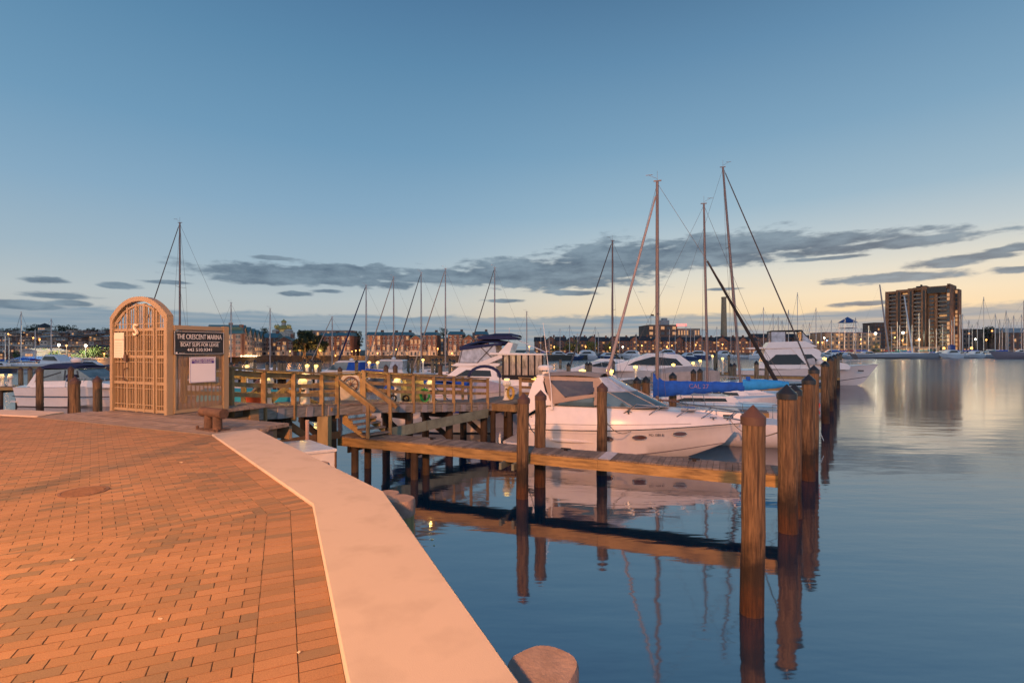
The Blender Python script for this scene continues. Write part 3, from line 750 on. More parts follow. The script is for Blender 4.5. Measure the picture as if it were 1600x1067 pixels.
for (u0,v0,u1,v1,ub,vb,ut,vt,dd0,dd1) in ((526,590,586,637,575,685,528,652,16.45,16.3),(563,590,620,632,610,679,565,632,17.5,17.1)):
    x = MB(); a = P(u0,v0,dd0); c = P(u1,v1,dd1); x.beam(a, c, .15, .05); x.beam(a-Vector((0,0,.1)), c-Vector((0,0,.1)), .05, .13); x.build('handrail', RAILW, st, world=True)
    x = MB(); x.beam(P(ub,v1-7,dd1), P(ub,vb,dd1), .1,.1,up=(0,1,0)); x.build('newel_post', RAILW, st, world=True)
    x = MB(); x.beam(P(ut,v0+2,dd0), P(ut,vt,dd0), .1,.1,up=(0,1,0)); x.build('newel_post', RAILW, st, world=True)

# ---------------------------------------------------------------- power pedestals (lamp heads glow yellow)
def light(loc, col, power, rad=.05, name='lamp_light'):
    l = bpy.data.lights.new(name, 'POINT'); l.color = col; l.energy = power; l.shadow_soft_size = rad
    o = bpy.data.objects.new(name, l); C.objects.link(o); o.location = loc; return o
def pedestal(x, y, z, label, s=1., lit=6., rz=0.):
    t = thing('power_pedestal', label, 'power pedestal', (x,y,z), rz, 'white dock power pedestals'); t.scale = (s,)*3
    MB().lathe([(.21,0),(.21,.04),(.15,.08),(.11,.55),(.11,.60),(.21,.72),(.21,.80),(.14,.92)], n=8).build('body', PEDW, t)
    MB().lathe([(.10,.925),(.12,.99)], n=8).build('lamp', YGLOW, t)
    MB().lathe([(.15,.992),(.15,1.005),(.03,1.04)], n=8).build('cap', PEDW, t)
    k = MB()
    for sx_ in (-.045, .045): k.tube([(sx_,-.1,.42),(sx_,-.14,.42)], .02, 8)
    k.box(-.05,-.13,.48,.05,-.09,.55); k.build('sockets', BLACKT, t)
    if lit:
        o = light((x+.0,y-.22*s,z+.99*s), (1,.62,.12), lit)
        light((x,y+.22*s,z+.99*s), (1,.62,.12), lit*.6)
        light((x,y,z+1.25*s), (1,.62,.12), lit*.5)
    return t
def ped_at(u, vt, vb, d, label, lit=6.):
    zb = Z(vb, d); zt2 = Z(vt, d); return pedestal(X(u,d), d, zb, label, max(.7,min(1.4,(zt2-zb)/1.04)), lit, random.uniform(-.4,.4))
ped_at(417,582,634,14.6,'white power pedestal on the pier second post right of the mesh panel',26)
ped_at(477,583,636,15.8,'white power pedestal on the pier left of the steps',26)
ped_at(621,588,629,19.4,'white power pedestal on the ramp beside the tan cabinet',20)
ped_at(673,590,630,20.6,'white power pedestal on the ramp beside the green hose',20)
ped_at(792,590,625,23.6,'white power pedestal with coiled yellow hose on the walkway',0)
ped_at(16,584,604,36.5,'right one of two white pedestals on the left dock',16)
ped_at(3,584,604,36.5,'left one of two white pedestals on the left dock',0)
# things standing on the pier
cb = thing('cabinet', 'tan utility cabinet behind the ramp railing', 'cabinet', (X(644,20.3),20.3,Z(629,20.3)), R(40))
x = MB(); x.box(-.38,-.25,.02,.38,.25,.88); x.build('body', M('cabinet_tan', (.30,.26,.12), .6), cb, bevel=.01)
x = MB(); x.box(-.4,-.27,.88,.4,.27,.93); x.build('lid', M('cabinet_lid', (.12,.1,.06), .6), cb); x = MB(); x.box(-.01,-.256,.06,.01,-.251,.84); x.build('door_gap', BLACKT, cb)
hz = thing('hose_reel', 'coiled green hose hanging beside a pedestal on the ramp', 'hose', (X(664,20.2),20.2,Z(629,20.2)))
x = MB()
for k in range(5): x.tube([(.2*(1-.08*k)*math.cos(t), -.03+.015*k, .3+.26*(1-.08*k)*math.sin(t)) for t in [i*math.pi/9 for i in range(19)]], .016, 6, False)
x.build('coil', M('green_hose', (.02,.3,.08), .5), hz); x = MB(); x.box(-.05,-.02,0,.05,.06,.35); x.build('stand', BLACKT, hz)
for u, d, lb in ((614,19.2,'left black hose coil at the foot of the ramp pedestal'), (634,19.8,'right black hose coil at the foot of the tan cabinet')):
    hc = thing('hose_coil', lb, 'hose', (X(u,d),d,Z(629,d)), 0, 'black hose coils on the ramp'); x = MB()
    for k in range(3): x.tube([(.13*(1-.15*k)*math.cos(t), .03*k, .16+.13*(1-.15*k)*math.sin(t)) for t in [i*math.pi/8 for i in range(17)]], .02, 6, False)
    x.build('coil', BLACKT, hc); x = MB(); x.tube([(0,-.02,.16),(0,.1,.16)], .02, 6); x.build('hub', STEEL, hc)
yh = thing('hose_coil', 'yellow and black rope coil hanging on the walkway pedestal', 'hose', (X(798,23.3),23.3,Z(625,23.3)))
x = MB()
for k in range(6): x.tube([(.17*(1-.1*k)*math.cos(t), -.02+.012*k, .33+.30*(1-.06*k)*math.sin(t)) for t in [i*math.pi/9 for i in range(19)]], .017, 6, False)
x.build('coil', M('yellow_rope', (.45,.3,.06), .8, var=.4, scale=12), yh)
ww = thing('helm_console', 'pale console with round spoked wheel behind the dock steps', 'console', (X(548,18.6),18.6,Z(632,18.6)), R(15))
x = MB(); x.tube([(.25*math.cos(t),-.1,.75+.25*math.sin(t)) for t in [i*math.pi/14 for i in range(29)]], .03, 8, False)
x.tube([(0,-.16,.75),(0,.05,.75)], .05, 8); x.build('wheel_rim', M('wheel_wood', (.12,.05,.025), .5), ww)
for k in range(8): MB().tube([(.05*math.cos(k*math.pi/4),-.1,.75+.05*math.sin(k*math.pi/4)),(.24*math.cos(k*math.pi/4),-.1,.75+.24*math.sin(k*math.pi/4))], .012, 6).build('spoke', MATS['wheel_wood'], ww)
x = MB(); x.loft([[(-.3,.02,0),(.5,.02,0),(.5,.3,0),(-.3,.3,0)],[(-.45,.05,.6),(.45,.05,.6),(.45,.3,.6),(-.45,.3,.6)],[(-.3,.1,1.05),(.25,.1,1.05),(.25,.25,1.05),(-.3,.25,1.05)]], closed=True); x.build('console', M('pale_console', (.5,.45,.35), .5), ww, bevel=.03)
ob = thing('orange_tub', 'orange plastic tub behind the pier railing', 'tub', (X(397,14.0),14.0,Z(636,14.0)))
MB().lathe([(.16,0),(.22,.3),(.24,.3),(.24,.33),(.2,.33),(.15,.03),(0,.03)], n=16).build('shell', M('orange_plastic', (.7,.13,.04), .5), ob, smooth=True); MB().tube([(.22,0,.31),(.25,0,.2),(.26,0,.12)], .01, 6).build('handle', WTEXT, ob)
tb = thing('covered_dinghy', 'teal covered dinghy seen through the pier railing', 'dinghy', (X(385,22),22,Z(632,22)-.5), R(-10))
MB().loft([[(x_, -.8*w, .5),(x_,-.5*w,.9+.2*w),(x_,0,1.1+.1*w),(x_,.5*w,.9+.2*w),(x_,.8*w,.5)] for x_, w in ((-2,.8),(-1,1),(0,1),(1.1,.8),(2,.15))]).build('cover', M('teal_canvas', (.01,.25,.3), .8), tb, smooth=True)
MB().loft([[(x_, -.75*w, .5),(x_,-.5*w,.1),(x_,.5*w,.1),(x_,.75*w,.5)] for x_, w in ((-2,.8),(-1,1),(0,1),(1.1,.8),(2,.15))]).build('hull', WHITE, tb, smooth=True)
# ---------------------------------------------------------------- hulls
def hull_sections(L_, B, zs, zb, rake=1.0, draft=.35, full=.42, n=16, flare=.12, trans_rake=.12, fine=2.0, tb=.92, kr=(.45,.42)):
    """power boat: returns per-station lists keel..sheer; zs/zb = sheer height at stern / bow"""
    out = []
    for i in range(n+1):
        t = i/n
        k = 0 if t < full else ((t-full)/(1-full))
        bs = B/2*(tb+(1-tb)*min(1,t/.4))*max(0.012, (1-k**fine))
        bc = bs*(.86-.45*k**1.5)
        zsh = zs+(zb-zs)*(t**1.8)
        zc = .05+.65*zb*max(0,k)**2.2*.6
        zk = -draft+(draft+zb*kr[1])*max(0,(k-kr[0])/(1-kr[0]))**2.2
        def xx(z): return t*(L_-rake)+rake*(t**3)*max(0,min(1.,(z+draft)/(zb+draft)))+(trans_rake*z*(1-t)**6)*-1
        pts = []
        for f_, bz, zz in ((0,0,zk),(1,bc,zc),(2,bc+(bs-bc)*(.42-flare*k),zc+(zsh-zc)*.45),(3,bc+(bs-bc)*(.78-flare*k),zc+(zsh-zc)*.8),(4,bs,zsh)):
            pts.append(Vector((xx(zz), bz, zz)))
        out.append(pts)
    return out
def full_ring(half):   # port .. keel .. starboard
    return [Vector((p.x,-p.y,p.z)) for p in half[::-1]] + [p for p in half[1:]]
def build_hull(par, S, mat, deckmat, name='hull', crown=.08, deckname='deck', deckdrop=0.02, boot=True):
    MB().loft([full_ring(s) for s in S]).build(name, mat, par, smooth=True)
    MB().loft([[Vector((s[-1].x, -s[-1].y*.985, s[-1].z-deckdrop)), Vector((s[-1].x,-s[-1].y*.5,s[-1].z+crown*.8*s[-1].y)), Vector((s[-1].x,0,s[-1].z+crown*s[-1].y)), Vector((s[-1].x,s[-1].y*.5,s[-1].z+crown*.8*s[-1].y)), Vector((s[-1].x,s[-1].y*.985,s[-1].z-deckdrop))] for s in S], caps=False).build(deckname, deckmat, par, smooth=True)
def stripe(par, S, f, w, mat, name, proud=.012, idx=(2,3)):
    """band following the hull between two stations rings by interpolation f on the sheer side"""
    for sg in (-1, 1):
        secs = []
        for s in S:
            a, c = s[idx[0]], s[idx[1]]
            p = a.lerp(c, f); q = a.lerp(c, f+w)
            n_ = Vector((0, 1, 0)); pr_ = proud
            secs.append([(p.x+ (proud if s is S[-1] else 0), sg*(p.y-.01), p.z),(p.x+(proud if s is S[-1] else 0), sg*(p.y+pr_), p.z),(q.x+(proud if s is S[-1] else 0), sg*(q.y+pr_), q.z),(q.x, sg*(q.y-.01), q.z)])
        MB().loft(secs, closed=True).build(name, mat, par)
def rail_run(par, S, t0, t1, h, n=6, inset=.08, mat='stainless_rail', lean=.12, name='bow_rail', r=.014):
    k = MB(); m = len(S)-1
    def at_(t):
        i = min(m-1, int(t*m)); f = t*m-i; return S[i][-1].lerp(S[i+1][-1], f)
    for sg in (-1, 1):
        top = []
        for j in range(n+1):
            t = t0+(t1-t0)*j/n; p = at_(t); base = Vector((p.x, sg*max(0,p.y-inset), p.z)); tp = base+Vector((lean, 0, h)); top.append(tp)
            k.tube([base, tp], r, 6)
        k.tube(top, r*1.25, 6)
    k.build(name, MATS[mat], par); return k

# ---------------------------------------------------------------- the white express cruiser
CR = R(-19); CL = 7.95
bow = P(1158, 657, 18.5)
cs = Vector((bow.x-CL*math.cos(CR), bow.y-CL*math.sin(CR), 0))
cz_ = thing('express_cruiser', 'large white express cruiser with beige canopy beside the finger dock', 'motor cruiser', cs, CR)
S = hull_sections(CL, 2.95, .92, 1.32, rake=1.25, draft=.35, full=.42, n=24, fine=2.1)
MB().loft([full_ring(s) for s in S]).build('hull', WHITE, cz_, smooth=True)
stripe(cz_, S, .93, .14, BLACKT, 'rub_rail', .022, (3,4))
stripe(cz_, S, .0, .10, M('grey_stripe', (.2,.17,.17), .4), 'boot_stripe', .006, (1,2))
stripe(cz_, S, .35, .04, M('grey_stripe2', (.33,.3,.3), .4), 'hull_line', .004, (3,4))
# moulded deck above the rub rail
def cz_top(t):      # height of the cabin side shoulder
    if t < .05: return 1.35
    if t < .55: return 1.35+(1.86-1.35)*min(1,(t-.05)/.12)
    return 1.86-(1.86-1.40)*((t-.55)/.45)**1.35
secs = []
for i, s in enumerate(S):
    t = i/24; p = s[-1]; w = p.y; zt_ = cz_top(t); h = zt_-p.z; sh = min(1, w/.6)
    xs_ = p.x-.1*h*(t**4)
    hc = h+.0; cr_ = .12*sh if t > .45 else .0
    ring = [(p.x, w-.0, p.z-.01),(xs_, w*.985, p.z+h*.22),(xs_, max(w-.10*sh,.0)*.98, p.z+h*.75),(xs_, max(0,w-.22*sh)*.97, p.z+h*.95),(xs_, max(0,w-.4*sh)*.9, zt_)]
    full_ = [Vector((x_,-y_,z_)) for x_,y_,z_ in ring]+[Vector((xs_,0,zt_+cr_ if t>.43 else zt_))]+[Vector((x_,y_,z_)) for x_,y_,z_ in ring[::-1]]
    secs.append(full_)
MB().loft(secs).build('deck', WHITE, cz_, smooth=True)
stripe_p = MB()
for sg in (-1, 1):
    for a, c in zip(secs[1:20], secs[2:21]):
        pa = a[1].copy(); pc = c[1].copy(); pa.y = sg*(abs(pa.y)+.004); pc.y = sg*(abs(pc.y)+.004); stripe_p.beam(pa+Vector((0,0,.02)), pc+Vector((0,0,.02)), .008, .018)
stripe_p.build('moulding_line', MATS['grey_stripe2'], cz_)
# long hull blister (air intake) aft
for sg in (-1, 1):
    x = MB()
    x.loft([[(1.1+1.8*q/8, sg*(1.37+.05*math.sin(math.pi*q/8)*math.cos(a)+.02*q/8), .56+.075*math.sin(math.pi*(q/8)**.7)*math.sin(a)) for a in [j*math.pi/3-math.pi/2 for j in range(4)]] for q in range(9)], caps=False)
    x.build('side_vent', WHITE, cz_, smooth=True)
# portholes
def hull_y(t, z):
    i = min(23, int(t*24)); f = t*24-i
    pr = [S[i][k].lerp(S[i+1][k], f) for k in range(5)]
    for a, c in zip(pr, pr[1:]):
        if a.z <= z <= c.z or a.z >= z >= c.z: return a.y+(c.y-a.y)*((z-a.z)/((c.z-a.z) or 1)), a.x+(c.x-a.x)*((z-a.z)/((c.z-a.z) or 1))
    return pr[-1].y, pr[-1].x
for t, z, rw_ in ((.49,.72,.19),(.635,.80,.26),(.80,.94,.25)):
    for sg in (-1, 1):
        ring1 = MB(); gl = MB(); yy, xx = hull_y(t, z); y2, x2 = hull_y(t+.03, z); dx = Vector((x2-xx, (y2-yy)*sg, 0)).normalized(); up = Vector((0, sg*.12, 1)).normalized(); nn = dx.cross(up)*-sg
        c = Vector((xx, sg*yy, z)); e = [(c+dx*rw_*math.cos(a)+up*.085*math.sin(a)) for a in [j*math.pi/10 for j in range(21)]]
        if nn.y*sg < 0: nn = -nn
        ring1.tube([p+nn*.02 for p in e], .018, 6, False); ring1.build('porthole_frame', M('chrome', (.6,.5,.42), .15, metal=.9), cz_)
        q = [p+nn*.026 for p in e[:-1]]; q2 = [p-nn*.02 for p in e[:-1]]
        gl.add(q2+q, [tuple(range(20,40))]+[(j,(j+1)%20,20+(j+1)%20,20+j) for j in range(20)]); gl.build('porthole', M('porthole_glass', (.10,.045,.03), .08, spec=.8), cz_)
yy, xx = hull_y(.695, .88); y2, _x = hull_y(.74, .88)
ang = math.atan2(-(y2-yy), .045*CL)
text('registration', 'MD 1088 BJ', .115, 'black_trim', cz_, Matrix.Translation((xx+.1, -yy-.03, .90)) @ Matrix.Rotation(ang, 4, 'Z') @ Matrix.Rotation(R(90), 4, 'X'), .002)
# swim platform
x = MB(); x.loft([[(-.62,-1.0,.22),(-.62,1.0,.22)],[(-.85,-.8,.22),(-.85,.8,.22)],[(-.85,-.8,.32),(-.85,.8,.32)],[(-.05,-1.25,.34),(-.05,1.25,.34)],[(-.05,-1.25,.22),(-.05,1.25,.22)]], caps=False)
x = MB().prism([(-.02,-1.28),(-.6,-1.2),(-.85,-.95),(-.9,0),(-.85,.95),(-.6,1.2),(-.02,1.28)][::-1], .22, .33, .02); x.build('swim_platform', WHITE, cz_)
# aft arch, sweeping forward from the canopy to the coaming
x = MB()
for sg in (-1, 1):
    pr_ = [(.05,1.35),(.25,2.1),(.42,2.65),(.62,2.92),(.9,2.98),(.85,2.7),(.95,2.35),(1.35,1.86),(.8,1.80)]
    a = [Vector((px,sg*(1.30-.12*(pz-1.3)),pz)) for px,pz in pr_]; c = [p-Vector((0,sg*.1,0)) for p in a]; n_ = len(a)
    x.add(a+c, [tuple(range(n_)), tuple(range(n_,2*n_))[::-1]]+[(j,(j+1)%n_,n_+(j+1)%n_,n_+j) for j in range(n_)])
x.beam((.72,-1.1,2.94),(.72,1.1,2.94),.3,.08)
x.build('radar_arch', WHITE, cz_, bevel=.02)
# canopy
def ring_y(x_, w, z_, cr, n=9): return [(x_, -w+2*w*j/(n-1), z_+cr*(1-(abs(-1+2*j/(n-1)))**2.6)) for j in range(n)]
cp = MB(); xsz = [(.75,1.08,2.93),(1.3,1.12,2.98),(1.9,1.13,3.0),(2.5,1.12,2.98),(3.0,1.08,2.92)]
cp.loft([ring_y(a_, w, z_, .10) for a_, w, z_ in xsz], caps=False); cp.loft([ring_y(a_, w, z_-.03, .09) for a_, w, z_ in xsz], caps=False); cp.build('canopy', BEIGE, cz_, smooth=True)
for sg in (-1, 1):
    def strip(pts_out, thick=.015, mat='beige_canvas', nm='side_curtain'):
        a = [Vector((px, sg*py, pz)) for px, py, pz in pts_out]; c = [p-Vector((0, sg*thick, 0)) for p in a]; n_ = len(a)
        return MB().add(a+c, [tuple(range(n_)), tuple(range(n_,2*n_))[::-1]]+[(j,(j+1)%n_,n_+(j+1)%n_,n_+j) for j in range(n_)]).build(nm, mat, cz_)
    strip([(.8,1.10,2.95),(3.0,1.08,2.92),(3.1,1.10,2.76),(2.9,1.12,2.78),(.95,1.13,2.80)], .02)
    strip([(2.78,1.12,2.78),(3.06,1.10,2.78),(3.0,1.26,1.90),(2.84,1.26,1.90)][::1], .02)
    strip([(.88,1.12,2.8),(1.05,1.12,2.82),(1.75,1.25,2.16),(2.9,1.25,2.34),(2.9,1.26,2.22),(1.75,1.28,2.0),(1.3,1.28,1.9),(1.15,1.26,2.05)], .02)
    strip([(1.02,1.1,2.79),(2.78,1.1,2.79),(2.84,1.14,2.62),(2.82,1.21,2.38),(2.6,1.215,2.3),(1.9,1.215,2.17),(1.72,1.21,2.2)], .008, M('smoked_vinyl', (.055,.035,.028), .12, var=.4, scale=2, spec=.8), 'curtain_window')
    strip([(1.4,1.24,1.87),(1.8,1.22,2.05),(2.85,1.22,2.25),(2.85,1.25,1.86)], .008, 'teal_glass', 'side_glass')
# windscreen and clear front curtain: curved round the front
def arc(xc, w, z_, fwd, n=11): return [(xc+fwd*(1-abs(-1+2*j/(n-1))**2.4), -w+2*w*j/(n-1), z_) for j in range(n)]
base = arc(4.30, 1.22, 1.87, 1.15); top_ = arc(3.35, 1.12, 2.40, .95); ctop = arc(3.02, 1.06, 2.93, .25)
def sheet(a, c, nm, mt, th=.012):
    a = [Vector(p) for p in a]; c = [Vector(p) for p in c]; n_ = len(a)
    a2 = [p-Vector((th,0,.004)) for p in a]; c2 = [p-Vector((th,0,.004)) for p in c]
    fs = []
    for j in range(n_-1): fs += [(j,j+1,n_+j+1,n_+j),(2*n_+j,3*n_+j,3*n_+j+1,2*n_+j+1)]
    fs += [(0,n_,3*n_,2*n_),(n_-1,2*n_-1+0,4*n_-1,3*n_-1)]
    return MB().add(a+c+a2+c2, fs).build(nm, mt, cz_, smooth=True)
bs0 = [(2.95,-1.24,1.87)]+base+[(2.95,1.24,1.87)]; tp0 = [(3.02,-1.12,2.40)]+top_+[(3.02,1.12,2.40)]; ct0 = [(2.98,-1.07,2.92)]+ctop+[(2.98,1.07,2.92)]
sheet(bs0, tp0, 'windscreen', TEAL); sheet(tp0, ct0, 'clear_curtain', CLEAR)
fr = MB()
for row, r_ in ((bs0,.022),(tp0,.02),(ct0,.014)): fr.tube(row, r_, 6)
for j in (1,3,6,9,11): fr.tube([bs0[j],tp0[j]], .02, 6)
for j in (3,9): fr.tube([tp0[j],ct0[j]], .014, 6)
fr.build('windscreen_frame', M('frame_metal', (.4,.36,.34), .35, metal=.5), cz_)
# seats and helm inside
x = MB(); x.box(1.2,-.9,1.0,1.9,.9,1.75); x.box(2.3,.1,1.0,2.8,.9,2.0); x.box(3.3,-.9,1.2,3.9,.9,1.95); x.build('helm_seats', M('seat_vinyl', (.35,.3,.26), .6), cz_, bevel=.06)
# transom curtain
x = MB(); x.add([(.1,-1.2,1.3),(.1,1.2,1.3),(.62,1.0,2.9),(.62,-1.0,2.9),(.12,-1.2,1.3),(.12,1.2,1.3),(.64,1.0,2.9),(.64,-1.0,2.9)],[(0,1,2,3),(7,6,5,4),(0,4,5,1),(1,5,6,2),(2,6,7,3),(3,7,4,0)]); x.build('aft_curtain', CLEAR, cz_)
# rails, hatch, windlass, antenna, radar
k = MB()
def dk(t): i = min(23,int(t*24)); f = t*24-i; return secs[i][2].lerp(secs[i+1][2], f), secs[i][8].lerp(secs[i+1][8], f)
for sgi in (0, 1):
    tp = []
    for t, ln in ((.56,.42),(.67,.42),(.78,.42),(.87,.40),(.955,.35)):
        p = dk(t)[sgi]; q = p+Vector((ln,0,.34-.1*(t-.55))); q.y *= .97; tp.append(q); k.tube([p, q], .018, 6)
    tp.append(Vector((CL+.12, tp[-1].y*.3, tp[-1].z-.02))); k.tube([tp[0]-Vector((.3,0,.3))]+tp, .022, 6)
k.build('bow_rail', STEEL, cz_)
x = MB(); x.tube([(5.1,-.95,2.15),(5.6,-.9,2.13),(5.85,-.85,2.1)], .03, 8); x.ball((5.2,-.95,2.15),.05); x.ball((5.55,-.9,2.13),.05); x.build('grab_rail', M('brown_rail', (.09,.05,.035), .5), cz_)
x = MB(); x.prism([(5.9,-.3),(6.4,-.25),(6.4,.25),(5.9,.3)], cz_top(.77)+.04, cz_top(.77)+.14, .02); x.build('deck_hatch', M('hatch_glass', (.3,.34,.38), .1), cz_)
x = MB(); x.box(7.35,-.12,1.42,7.6,.12,1.52); x.tube([(7.5,0,1.5),(8.05,0,1.40)], .03, 8); x.tube([(8.05,0,1.4),(8.12,-.12,1.2)],.02,6); x.tube([(8.05,0,1.4),(8.12,.12,1.2)],.02,6); x.build('anchor', STEEL, cz_)
x = MB(); x.box(.6,-.35,2.98,.85,-.2,3.1); x.lathe([(.02,3.1),(.03,3.14),(.29,3.15),(.31,3.19),(.31,3.27),(.25,3.33),(.1,3.35)], (.72,-.3,0), 20); x.build('radar', WHITE, cz_, smooth=True)
x = MB(); x.tube([(1.25,-1.31,1.75),(1.2,-1.25,2.5),(1.0,-1.2,3.9),(.86,-1.15,5.0)], [.028,.02,.012,.008], 6); x.box(1.2,-1.36,1.68,1.3,-1.3,1.82); x.build('antenna', WHITE, cz_)
for xx_ in (1.6, 2.75):
    x = MB(); x.box(xx_,-.1,3.08,xx_+.28,.1,3.13); 
def sag(a, c, s_): return [a.lerp(c, t/10)-Vector((0,0,s_*math.sin(math.pi*t/10))) for t in range(11)]
WM_ = WM[cz_.name]
for a, c, s_, m_ in ((WM_ @ Vector((CL-.4,-.25,1.45)), Vector((X(1231,11.2),11.35,2.2)), .35, ROPE), (WM_ @ Vector((.3,-1.4,1.3)), Vector((X(843.5,14.9),15.05,1.6)), .25, DROPE), (WM_ @ Vector((4.2,-1.45,1.05)), Vector((X(940,16.3),16.45,1.9)), .3, ROPE)):
    MB().tube(sag(a, c, s_), .014, 6).build('mooring_line', m_, cz_, world=True)
for xx_ in (.5, 4.1, 7.0):
    x = MB(); yy_ = dk(xx_/CL)[0]; x.tube([(xx_-.12,yy_.y+.05,yy_.z+.06),(xx_+.12,yy_.y+.05,yy_.z+.06)], .016, 6); x.box(xx_-.03,yy_.y+.03,yy_.z-.02,xx_+.03,yy_.y+.08,yy_.z+.06); x.build('cleat', STEEL, cz_)
for i,(u,v,d,lb) in enumerate(((953,580,19.2,'right yellow lamp just above the cruiser canopy'),(910,580,24.,'left yellow lamp just above the cruiser canopy'))):
    d = 24.5+i; t = thing('dock_lantern', lb, 'lantern', (X(u,d),d,1.2), 0, 'yellow dock lanterns'); MB().lathe([(.1,0),(.09,1.4),(.15,1.5),(.15,1.62)], n=8).build('post', PEDW, t)
    MB().lathe([(.17,1.64),(.17,1.76),(.02,1.8)], n=8).build('lamp', YGLOW, t); t.location.z = Z(v,d)-1.7; light((X(u,d), d-.3, Z(v,d)), (1,.62,.12), 8)

# ---------------------------------------------------------------- sail boats
def boom_cover(par, p0, p1, mat, h0=.5, h1=.22, nm='sail_cover', seed=1, hook=True):
    p0 = Vector(p0); p1 = Vector(p1); secs = []; n = 22; rnd = random.Random(seed)
    d = (p1-p0).normalized(); s_ = Vector((-d.y,d.x,0)).normalized()
    for i in range(n+1):
        t = i/n; c = p0.lerp(p1, t); hh = h0+(h1-h0)*t**.6; w = .12+.05*(1-t)
        wob = .02*math.sin(t*34)+.015*rnd.uniform(-1,1)
        secs.append([c+s_*w*math.cos(a)+Vector((0,0,1))*((hh*.5)*math.sin(a)*(1.25 if math.sin(a)<0 else .8)+wob*(1 if math.sin(a)<0 else .3)) for a in [2*math.pi*j/10 for j in range(10)]])
    return MB().loft(secs, closed=True).build(nm, mat, par, smooth=True)
def sail_hull(par, L_, B, zs, zb, mat=None, cabin=True, stripe_mat=None):
    mat = mat or WHITE
    n = 18; secs = []
    top = []
    for i in range(n+1):
        t = i/n; w = B/2*max(.01, math.sin(math.pi*min(1,(t*.80+.20)))**.8 if t > .0 else .6)
        w = B/2*max(.012,(1-((t-.42)/.58)**2 if t > .42 else 1-.35*((.42-t)/.42)**2))
        zt_ = zs+(zb-zs)*t**1.5; dr = .35*max(0,1-((t-.45)/.62)**2)
        x0 = t*L_
        def xx(z): return t*L_-(.12*L_*(t**4))*(1-max(0,min(1,z/zb)))+(.05*L_*((1-t)**4))*(1-max(0,min(1,z/zs)))
        h = [Vector((xx(-dr),0,-dr)), Vector((xx(-.05),w*.6,-dr*.5)), Vector((xx(zt_*.35),w*.93,zt_*.3)), Vector((xx(zt_*.7),w*.99,zt_*.7)), Vector((xx(zt_),w,zt_))]
        secs.append(full_ring(h)); top.append(h)
    MB().loft(secs).build('hull', mat, par, smooth=True)
    MB().loft([[(h[-1].x,-h[-1].y*.98,h[-1].z-.015),(h[-1].x,0,h[-1].z+.06),(h[-1].x,h[-1].y*.98,h[-1].z-.015)] for h in top], caps=False).build('deck', WHITE2, par, smooth=True)
    if stripe_mat: stripe(par, top, .5, .2, stripe_mat, 'hull_stripe', .01, (3,4))
    if cabin:
        a = .30*L_; c = .72*L_; zc = zs+.02
        prof = [(a,zc-.1),(a+.05,zc+.42),(a+.35*(c-a),zc+.44),(c-.25*(c-a),zc+.36),(c,zc+.1),(c,zc-.1)]
        MB().side(prof, B*.29, .15, zc).build('cabin', WHITE, par, bevel=.03)
        w = MB(); 
        for q in range(3):
            x0 = a+.35+q*(c-a)*.22; w.side([(x0,zc+.17),(x0,zc+.29),(x0+.4,zc+.28),(x0+.4,zc+.17)], B*.29, .15, zc, .006)
        w.build('cabin_windows', GLASS, par)
    return top
def mast_set(par, xm, zd, zm, tilt=0., r=.07, boom=None, spread=(.45,), wires=True, L_=8., zs=.9, B=2.6, mat='mast_aluminium', bowx=None, furl=None, furl_mat=None, furl_top=1., tiltx=0.):
    top = Vector((xm+tiltx, tilt, zm))
    MB().tube([(xm,0,zd),(xm+tiltx*.5,tilt*.5,(zd+zm)/2),top], [r,r,r*.75], 10).build('mast', mat, par, smooth=True)
    k = MB(); ax = top-Vector((xm,0,zd))
    for s_ in spread:
        c = Vector((xm,0,zd))+ax*s_
        k.beam(c+Vector((-.08,-B*.27,.03)), c, .03,.02); k.beam(c, c+Vector((-.08,B*.27,.03)), .03,.02)
    k.box(top.x-.18,top.y-.02,top.z-.02,top.x+.16,top.y+.02,top.z+.03)
    k.tube([top, top+Vector((0,0,.45))], .008, 4); k.tube([top+Vector((0,0,.1)), top+Vector((.35,0,.28))], .008, 4); k.tube([top+Vector((.2,0,.3)), top+Vector((.5,0,.3))], .014, 4)
    k.build('spreaders', mat, par)
    if wires:
        w = MB(); bx = L_ if bowx is None else bowx
        w.tube([top-Vector((0,0,.1)), (bx,0,zs+.25)], .010, 4); w.tube([top-Vector((0,0,.1)), (.1,0,zs+.1)], .010, 4)
        for sg in (-1, 1):
            c = Vector((xm,0,zd))+ax*spread[-1]+Vector((-.08,sg*B*.27,.03))
            w.tube([top-Vector((0,0,.15)), c, (xm-.1,sg*B*.46,zs)], .009, 4); w.tube([Vector((xm,0,zd))+ax*spread[0], (xm-.5,sg*B*.46,zs)], .009, 4)
        w.build('rigging', DARKW, par)
    if furl:
        a = Vector((L_ if bowx is None else bowx,0,zs+.35)); c = Vector((xm,0,zd)).lerp(top, furl_top)
        n = 12; pts = [a.lerp(c, .02+.95*i/n) for i in range(n+1)]
        rr = [furl*(1.0-.55*i/n) for i in range(n+1)]
        MB().tube(pts, rr, 8).build('furled_jib', furl_mat or 'beige_canvas', par, smooth=True)
        MB().tube([pts[-1], c], .012, 5).build('forestay', DARKW, par)
PINKM = M('mast_warm', (.19,.145,.135), .45, var=.06)
DKM = M('mast_dark', (.12,.09,.09), .5, var=.1)
